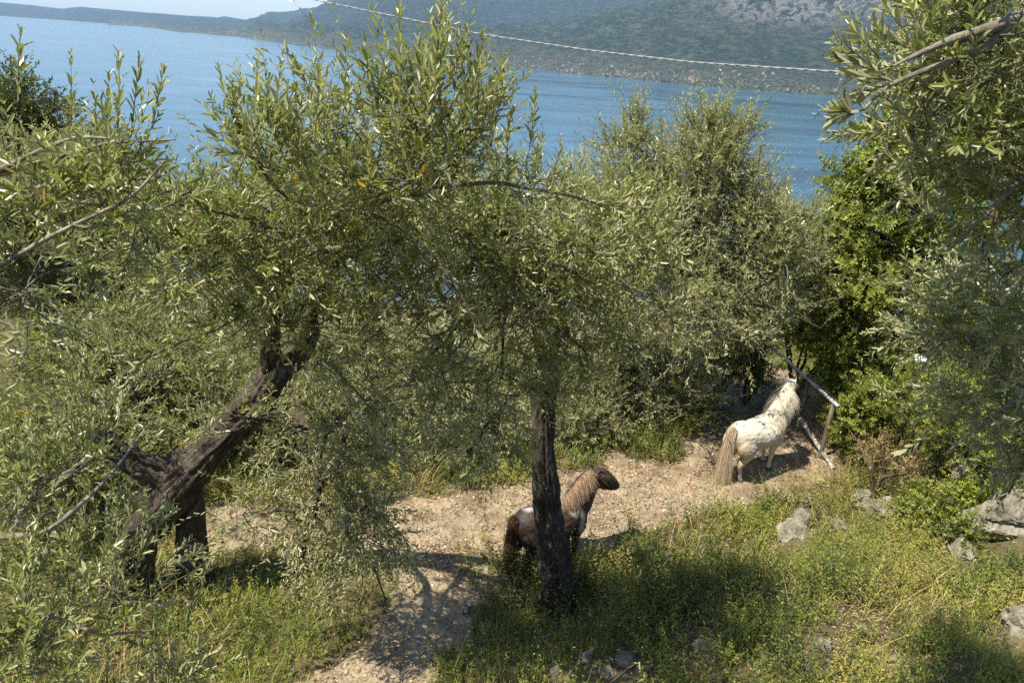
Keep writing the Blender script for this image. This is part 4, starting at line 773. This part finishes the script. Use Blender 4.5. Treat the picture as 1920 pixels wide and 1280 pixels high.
# ---------------------------------------------------------------- ponies
def loft(mb, pts, ra, rb, up=(0, 0, 1), sides=20):
    """pts centres, ra half-width (sideways), rb half-height (along local up)"""
    pts = np.asarray(pts, float); T = nrm(np.gradient(pts, axis=0)); A = nrm(np.cross(T, np.asarray(up, float))); B = np.cross(A, T)
    th = np.arange(sides) * 2 * np.pi / sides; n = len(pts)
    V = pts[:, None] + np.asarray(ra)[:, None, None] * np.cos(th)[None, :, None] * A[:, None] + np.asarray(rb)[:, None, None] * np.sin(th)[None, :, None] * B[:, None]
    V = np.concatenate([V.reshape(-1, 3), pts[:1], pts[-1:]]); i = np.arange(n * sides).reshape(n, sides)
    mb.add(V, np.stack([i[:-1], np.roll(i[:-1], -1, 1), np.roll(i[1:], -1, 1), i[1:]], -1).reshape(-1, 4))
    k = n * sides; m0 = mb.n - len(V)
    mb.add(np.zeros((0, 3)), np.array([[i[0, (j + 1) % sides], i[0, j], k] for j in range(sides)] + [[i[-1, j], i[-1, (j + 1) % sides], k + 1] for j in range(sides)]) + m0 - mb.n)
def smoothpath(pts, vals, n):
    pts = np.asarray(pts, float); u = np.arange(len(pts)); t = np.linspace(0, len(pts) - 1, n)
    def cr(a):
        a = np.asarray(a, float); i = np.clip(t.astype(int), 0, len(a) - 2); f = (t - i)
        p0 = a[np.maximum(i - 1, 0)]; p1 = a[i]; p2 = a[i + 1]; p3 = a[np.minimum(i + 2, len(a) - 1)]
        if a.ndim > 1: f = f[:, None]
        return .5 * ((2 * p1) + (-p0 + p2) * f + (2 * p0 - 5 * p1 + 4 * p2 - p3) * f ** 2 + (-p0 + 3 * p1 - 3 * p2 + p3) * f ** 3)
    return cr(pts), [np.maximum(cr(v), .004) for v in vals]
def pony(label, loc, yaw, scale, mane_len, coat, hairm, hairroot, neck, head, hind, fore, mane_side, tail_len, hoofm, seed):
    global rng
    rng = np.random.default_rng(seed)
    T = empty('pony', loc, label, 'pony'); T.rotation_euler = (0, 0, yaw); T.scale = (scale,) * 3
    mb = MB()
    bx = [-.56, -.52, -.44, -.33, -.18, -.02, .14, .27, .37, .45, .49]; bz = [.70, .705, .70, .695, .665, .635, .64, .665, .69, .70, .70]
    bw = [.04, .11, .175, .215, .225, .245, .235, .205, .175, .125, .05]; bh = [.05, .13, .195, .215, .205, .225, .225, .225, .205, .15, .06]
    p, (w, h) = smoothpath([(x, 0, z) for x, z in zip(bx, bz)], [bw, bh], 40); loft(mb, p, w, h)
    # neck
    nk = np.array(neck[0]); p, (w, h) = smoothpath(nk, [neck[1], neck[2]], 24)
    loft(mb, p, w, h, up=(-.6, 0, .8))
    hd = np.array(head[0]); p, (w, h) = smoothpath(hd, [head[1], head[2]], 20); loft(mb, p, w, h, up=(.3, 0, 1))
    hdir = nrm(hd[-1] - hd[0]); side = nrm(np.cross([0, 0, 1], hdir)); hup = np.cross(hdir, side); poll = hd[0] + hup * .06
    for sg in (-1, 1):  # ears
        e0 = poll + side * sg * .045 - hdir * .01; loft(mb, [e0, e0 + hup * .05 + side * sg * .012, e0 + hup * .14 + side * sg * .022], [.022, .020, .004], [.014, .011, .004], up=hdir, sides=8)
    hoofpos = []
    for sg, off_ in zip((-1, 1), hind):
        y = sg * .105; dx, dy = off_
        pts = [(-.34, sg * .10, .70), (-.33, sg * .125, .58), (-.29 + dx * .2, sg * .125, .47), (-.36 + dx * .55, y + dy * .5, .37), (-.435 + dx * .8, y + dy * .8, .285), (-.415 + dx * .9, y + dy * .9, .19), (-.40 + dx, y + dy, .095), (-.375 + dx, y + dy, .045)]
        p, (w, h) = smoothpath(pts, [[.10, .115, .085, .058, .040, .028, .032, .036], [.15, .175, .125, .075, .050, .032, .036, .040]], 34); loft(mb, p, w, h, up=(1, 0, 0), sides=16); hoofpos.append(p[-1])
    for sg, off_ in zip((-1, 1), fore):
        y = sg * .10; dx, dy = off_
        pts = [(.33, sg * .09, .66), (.33, sg * .105, .52), (.31 + dx * .2, sg * .105, .42), (.315 + dx * .4, y + dy * .4, .33), (.32 + dx * .6, y + dy * .6, .255), (.315 + dx * .8, y + dy * .8, .17), (.315 + dx, y + dy, .09), (.335 + dx, y + dy, .045)]
        p, (w, h) = smoothpath(pts, [[.08, .085, .06, .044, .038, .025, .030, .035], [.13, .12, .08, .052, .043, .029, .034, .039]], 34); loft(mb, p, w, h, up=(1, 0, 0), sides=16); hoofpos.append(p[-1])
    o = mb.obj('body', coat, T, smooth=True)
    md = o.modifiers.new('r', 'REMESH'); md.mode = 'VOXEL'; md.voxel_size = .0105
    ms = o.modifiers.new('s', 'SMOOTH'); ms.iterations = 7; ms.factor = .6
    dg = bpy.context.evaluated_depsgraph_get(); me = bpy.data.meshes.new_from_object(o.evaluated_get(dg)); o.modifiers.clear(); o.data = me
    nV = len(me.vertices); co = np.empty(nV * 3, np.float32); me.vertices.foreach_get('co', co); co = co.reshape(-1, 3); no = np.empty(nV * 3, np.float32); me.vertices.foreach_get('normal', no); no = no.reshape(-1, 3)
    co = co + no * (.0035 * fbm(co * [18, 30, 30], 3, seed) + .006 * fbm(co * 6, 2, seed + 2))[:, None]; me.vertices.foreach_set('co', co.ravel())
    me.polygons.foreach_set('use_smooth', np.ones(len(me.polygons), bool)); me.materials.clear(); me.materials.append(coat); me.update()
    for hp in hoofpos:
        m_ = MB(); c = hp.copy(); c[2] = 0; V, F = lathe([(.001, -.01), (.052, -.008), (.044, .03), (.036, .055), (.001, .057)], c + [.006, 0, 0], 16); m_.add(V, F); m_.obj('hoof', hoofm, T, smooth=True)
    for sg in (-1, 1):
        e = hd[0] + (hd[-1] - hd[0]) * .36 + side * sg * float(np.interp(.36, np.linspace(0, 1, len(head[1])), head[1])) * .93 + hup * .03; m_ = MB(); m_.add(IV1 * .018 + e, IF1); m_.obj('eye', M_eye, T, smooth=True)
        e = hd[-1] + side * sg * head[1][-1] * .55 + hdir * head[2][-1] * .30 + hup * .012; m_ = MB(); m_.add(IV1 * [.011, .009, .013] + e, IF1); m_.obj('nostril', M_eye, T, smooth=True)
    # fine coat hair for a soft edge
    # mane
    def strands(name, N, roots, dirs, grav, ln, r0, mat, segs=8, clump=.35):
        ts = np.linspace(0, 1, segs)[None, :, None]; L_ = ln[:, None, None]
        pts = roots[:, None] + dirs[:, None] * L_ * ts + grav[:, None] * L_ * ts ** 2 + rng.normal(size=(N, 1, 3)) * L_ * .045 * ts ** 2 + (rng.normal(size=(N, segs, 3)) * .0012).cumsum(1) * clump
        m_ = MB(); m_.tubes(pts, r0 * np.linspace(1, .25, segs)[None] * rng.uniform(.6, 1.3, (N, 1)), 3, rnd=rng.uniform(0, 1, N)); return m_.obj(name, mat, T)
    nkp, (nw, nh) = smoothpath(nk, [neck[1], neck[2]], 40); Tn = nrm(np.gradient(nkp, axis=0)); An = nrm(np.cross(Tn, (-.6, 0, .8))); Bn = np.cross(An, Tn)
    N = 4600; u = rng.integers(5, 40, N); crest = nkp[u] + Bn[u] * (nh[u] * rng.uniform(.8, 1.0, N))[:, None] + rng.normal(size=(N, 3)) * [.006, .010, .006]; crest[:, 1] += mane_side * .02 * rng.uniform(0, 1, N)
    sgn = np.where(rng.uniform(0, 1, N) < .985, mane_side, -mane_side)[:, None]
    d = nrm(Bn[u] * .10 + np.array([0, 1, 0]) * sgn * .62 + np.array([.06, 0, -.12]) + rng.normal(size=(N, 3)) * .11); gv = np.array([.02, 0, -.8]) + rng.normal(size=(N, 3)) * .08 + np.array([0, 1, 0]) * sgn * -.10
    strands('mane', N, crest, d, gv, rng.uniform(.12, .24, N) * mane_len, .0028, hairm)
    N = 420; r_ = poll + rng.normal(size=(N, 3)) * [.022, .03, .012] - hup * .01
    d = nrm(hup * .8 + hdir * .5 + rng.normal(size=(N, 3)) * .4); strands('forelock', N, r_, d, hdir * .5 + np.array([0, 0, -.55]) + rng.normal(size=(N, 3)) * .2, rng.uniform(.09, .16, N), .0024, hairm)
    N = 3000; r_ = np.array([-.545, 0, .83]) + rng.normal(size=(N, 3)) * [.014, .022, .025]; d = np.array([-.15, 0, .05]) + rng.normal(size=(N, 3)) * [.018, .020, .03]; gv = np.array([.12, 0, -1.0]) + rng.normal(size=(N, 3)) * [.016, .018, .03]
    strands('tail', N, r_, d, gv, rng.uniform(.75, 1.0, N) * tail_len, .0024, hairroot, segs=10)
    return T
m, nt, b, o = newmat('eye'); b.inputs[0].default_value = (.01, .007, .005, 1); b.inputs['Roughness'].default_value = .1; M_eye = m
def coat_mat(name, base, patches, fur=.25):
    m, nt, b, o = newmat(name); v = texco(nt); n1 = noise(nt, 5, 4, v); c = ramp(nt, n1, [(.35, base[0]), (.65, base[1])])
    nn = noise(nt, 9, 4, v, .6)
    for (ctr, rad, col, lo_, hi_) in patches:
        mp = nt.nodes.new('ShaderNodeMapping'); mp.vector_type = 'POINT'; mp.inputs['Location'].default_value = [-c_ / r_ for c_, r_ in zip(ctr, rad)]; mp.inputs['Scale'].default_value = [1 / r_ for r_ in rad]
        tc = nt.nodes.new('ShaderNodeTexCoord'); nt.links.new(tc.outputs['Object'], mp.inputs[0]); ln = nt.nodes.new('ShaderNodeVectorMath'); ln.operation = 'LENGTH'; nt.links.new(mp.outputs[0], ln.inputs[0])
        ad = nt.nodes.new('ShaderNodeMath'); ad.operation = 'ADD'; nt.links.new(ln.outputs['Value'], ad.inputs[0]); nt.links.new(nn, ad.inputs[1])
        f = ramp(nt, ad.outputs[0], [(0, (1, 1, 1)), (1, (0, 0, 0))]); mr = node(nt, 'ShaderNodeMapRange', i_1=lo_, i_2=hi_, i_3=1., i_4=0.); nt.links.new(ad.outputs[0], mr.inputs[0])
        c = mix(nt, mr.outputs[0], c, col)
    fu = noise(nt, 60, 5, texco(nt, (.5, 1.2, .8)), .8, .4); c = mix(nt, fur, c, ramp(nt, fu, [(.3, (.35, .33, .3)), (.7, (1.1, 1.1, 1.1))]), 'MULTIPLY')
    nt.links.new(c, b.inputs[0]); b.inputs['Roughness'].default_value = .65; b.inputs['Sheen Weight'].default_value = .04; bump(nt, b, fu, .5, .006); return m
def hair_mat(name, stops, rootcol=None):
    m, nt, b, o = newmat(name); a = node(nt, 'ShaderNodeAttribute', attribute_name='rnd'); c = ramp(nt, a.outputs['Fac'], stops)
    if rootcol:
        sp = nt.nodes.new('ShaderNodeSeparateXYZ'); nt.links.new(texco(nt), sp.inputs[0]); c = mix(nt, ramp(nt, sp.outputs[2], [(.35, (0, 0, 0)), (.75, (1, 1, 1))]), c, rootcol)
    nt.links.new(c, b.inputs[0]); b.inputs['Roughness'].default_value = .5; return m
M_cw = coat_mat('white_coat', ((.50, .45, .36), (.62, .575, .485)), [((-.5, 0, .45), (.18, .3, .32), (.42, .31, .19), 1.1, 1.9)], .22)
M_cb = coat_mat('brown_pinto_coat', ((.014, .008, .005), (.040, .020, .012)), [((-.1, -.2, .62), (.22, .2, .16), (.13, .05, .022), 1.0, 1.8), ((.33, -.1, .62), (.05, .4, .20), (.42, .38, .31), 1.2, 1.6), ((.22, -.1, .86), (.10, .4, .11), (.42, .38, .31), 1.2, 1.6), ((-.32, .05, .93), (.12, .12, .05), (.42, .41, .39), 1.0, 1.6)], .35)
M_hw_ = hair_mat('cream_mane', [(0, (.46, .40, .29)), (.5, (.62, .56, .44)), (1, (.72, .67, .56))])
M_ht = hair_mat('tan_tail', [(0, (.34, .24, .14)), (.5, (.50, .385, .25)), (1, (.64, .55, .41))])
M_hb = hair_mat('brown_mane', [(0, (.06, .035, .02)), (.5, (.20, .125, .075)), (1, (.44, .32, .21))])
M_hbt = hair_mat('dark_tail', [(0, (.02, .012, .008)), (.6, (.07, .035, .018)), (1, (.20, .12, .05))])
m, nt, b, o = newmat('hoof_horn'); b.inputs[0].default_value = (.07, .055, .045, 1); b.inputs['Roughness'].default_value = .6; M_hoof = m
hw0 = Gz(1369, 902, 0); fw0 = Gz(1425, 858, 0)
wl = (hw0 + fw0) / 2; wy = RAD(35); WS = .98
wl = np.array([hw0[0] + .39 * WS * math.cos(wy), hw0[1] + .39 * WS * math.sin(wy), 0]); wl[2] = float(ht(wl[0], wl[1])) + .015
pony('white pony with a cream mane and long tan tail, standing by the fence', wl, wy, WS, 1.0, M_cw, M_hw_, M_ht,
     ([(.26, 0, .70), (.38, 0, .84), (.45, 0, 1.0), (.49, -.01, 1.14), (.53, -.01, 1.27)], [.145, .125, .105, .09, .078], [.21, .19, .155, .13, .10]),
     ([(.52, -.03, 1.25), (.57, .02, 1.25), (.63, .09, 1.20), (.69, .16, 1.12), (.725, .20, 1.06)], [.07, .078, .062, .048, .035], [.085, .105, .08, .058, .042]),
     [(.06, .0), (-.05, .0)], [(.0, .02), (.10, .0)], -1, .92, M_hoof, 301)
bl = Gz(1035, 974, .60); by = math.atan2(.55, .85); bl[2] = float(ht(bl[0], bl[1])) + .015
pony('dark brown pony with a white shoulder patch behind the straight trunk', bl, by, .90, .75, M_cb, M_hb, M_hbt,
     ([(.26, 0, .68), (.36, 0, .80), (.44, 0, .93), (.51, 0, 1.05), (.58, 0, 1.13)], [.16, .14, .115, .10, .09], [.26, .25, .215, .18, .13]),
     ([(.57, 0, 1.11), (.66, -.01, 1.08), (.78, -.02, 1.0), (.90, -.03, .915), (.965, -.035, .865)], [.085, .092, .074, .054, .040], [.105, .145, .122, .082, .052]),
     [(.04, .0), (-.04, .0)], [(.0, .0), (.06, .0)], -1, .8, M_hoof, 302)

# ---------------------------------------------------------------- haze
hz = bpy.data.materials.new('haze_air'); hz.use_nodes = True; nt = hz.node_tree; nt.nodes.clear(); oo = nt.nodes.new('ShaderNodeOutputMaterial'); pv = nt.nodes.new('ShaderNodeVolumePrincipled')
pv.inputs['Color'].default_value = (.44, .68, 1.0, 1); pv.inputs['Density'].default_value = 3.2e-5; nt.links.new(pv.outputs[0], oo.inputs['Volume'])
V = np.array([[x, y, z] for x in (-36000, 36000) for y in (-2000, 38000) for z in (-215, 3800)], float)
F = np.array([[0, 1, 3, 2], [4, 6, 7, 5], [0, 4, 5, 1], [2, 3, 7, 6], [0, 2, 6, 4], [1, 5, 7, 3]])
tag(mesh_obj('haze', V, [F], hz), kind='stuff')
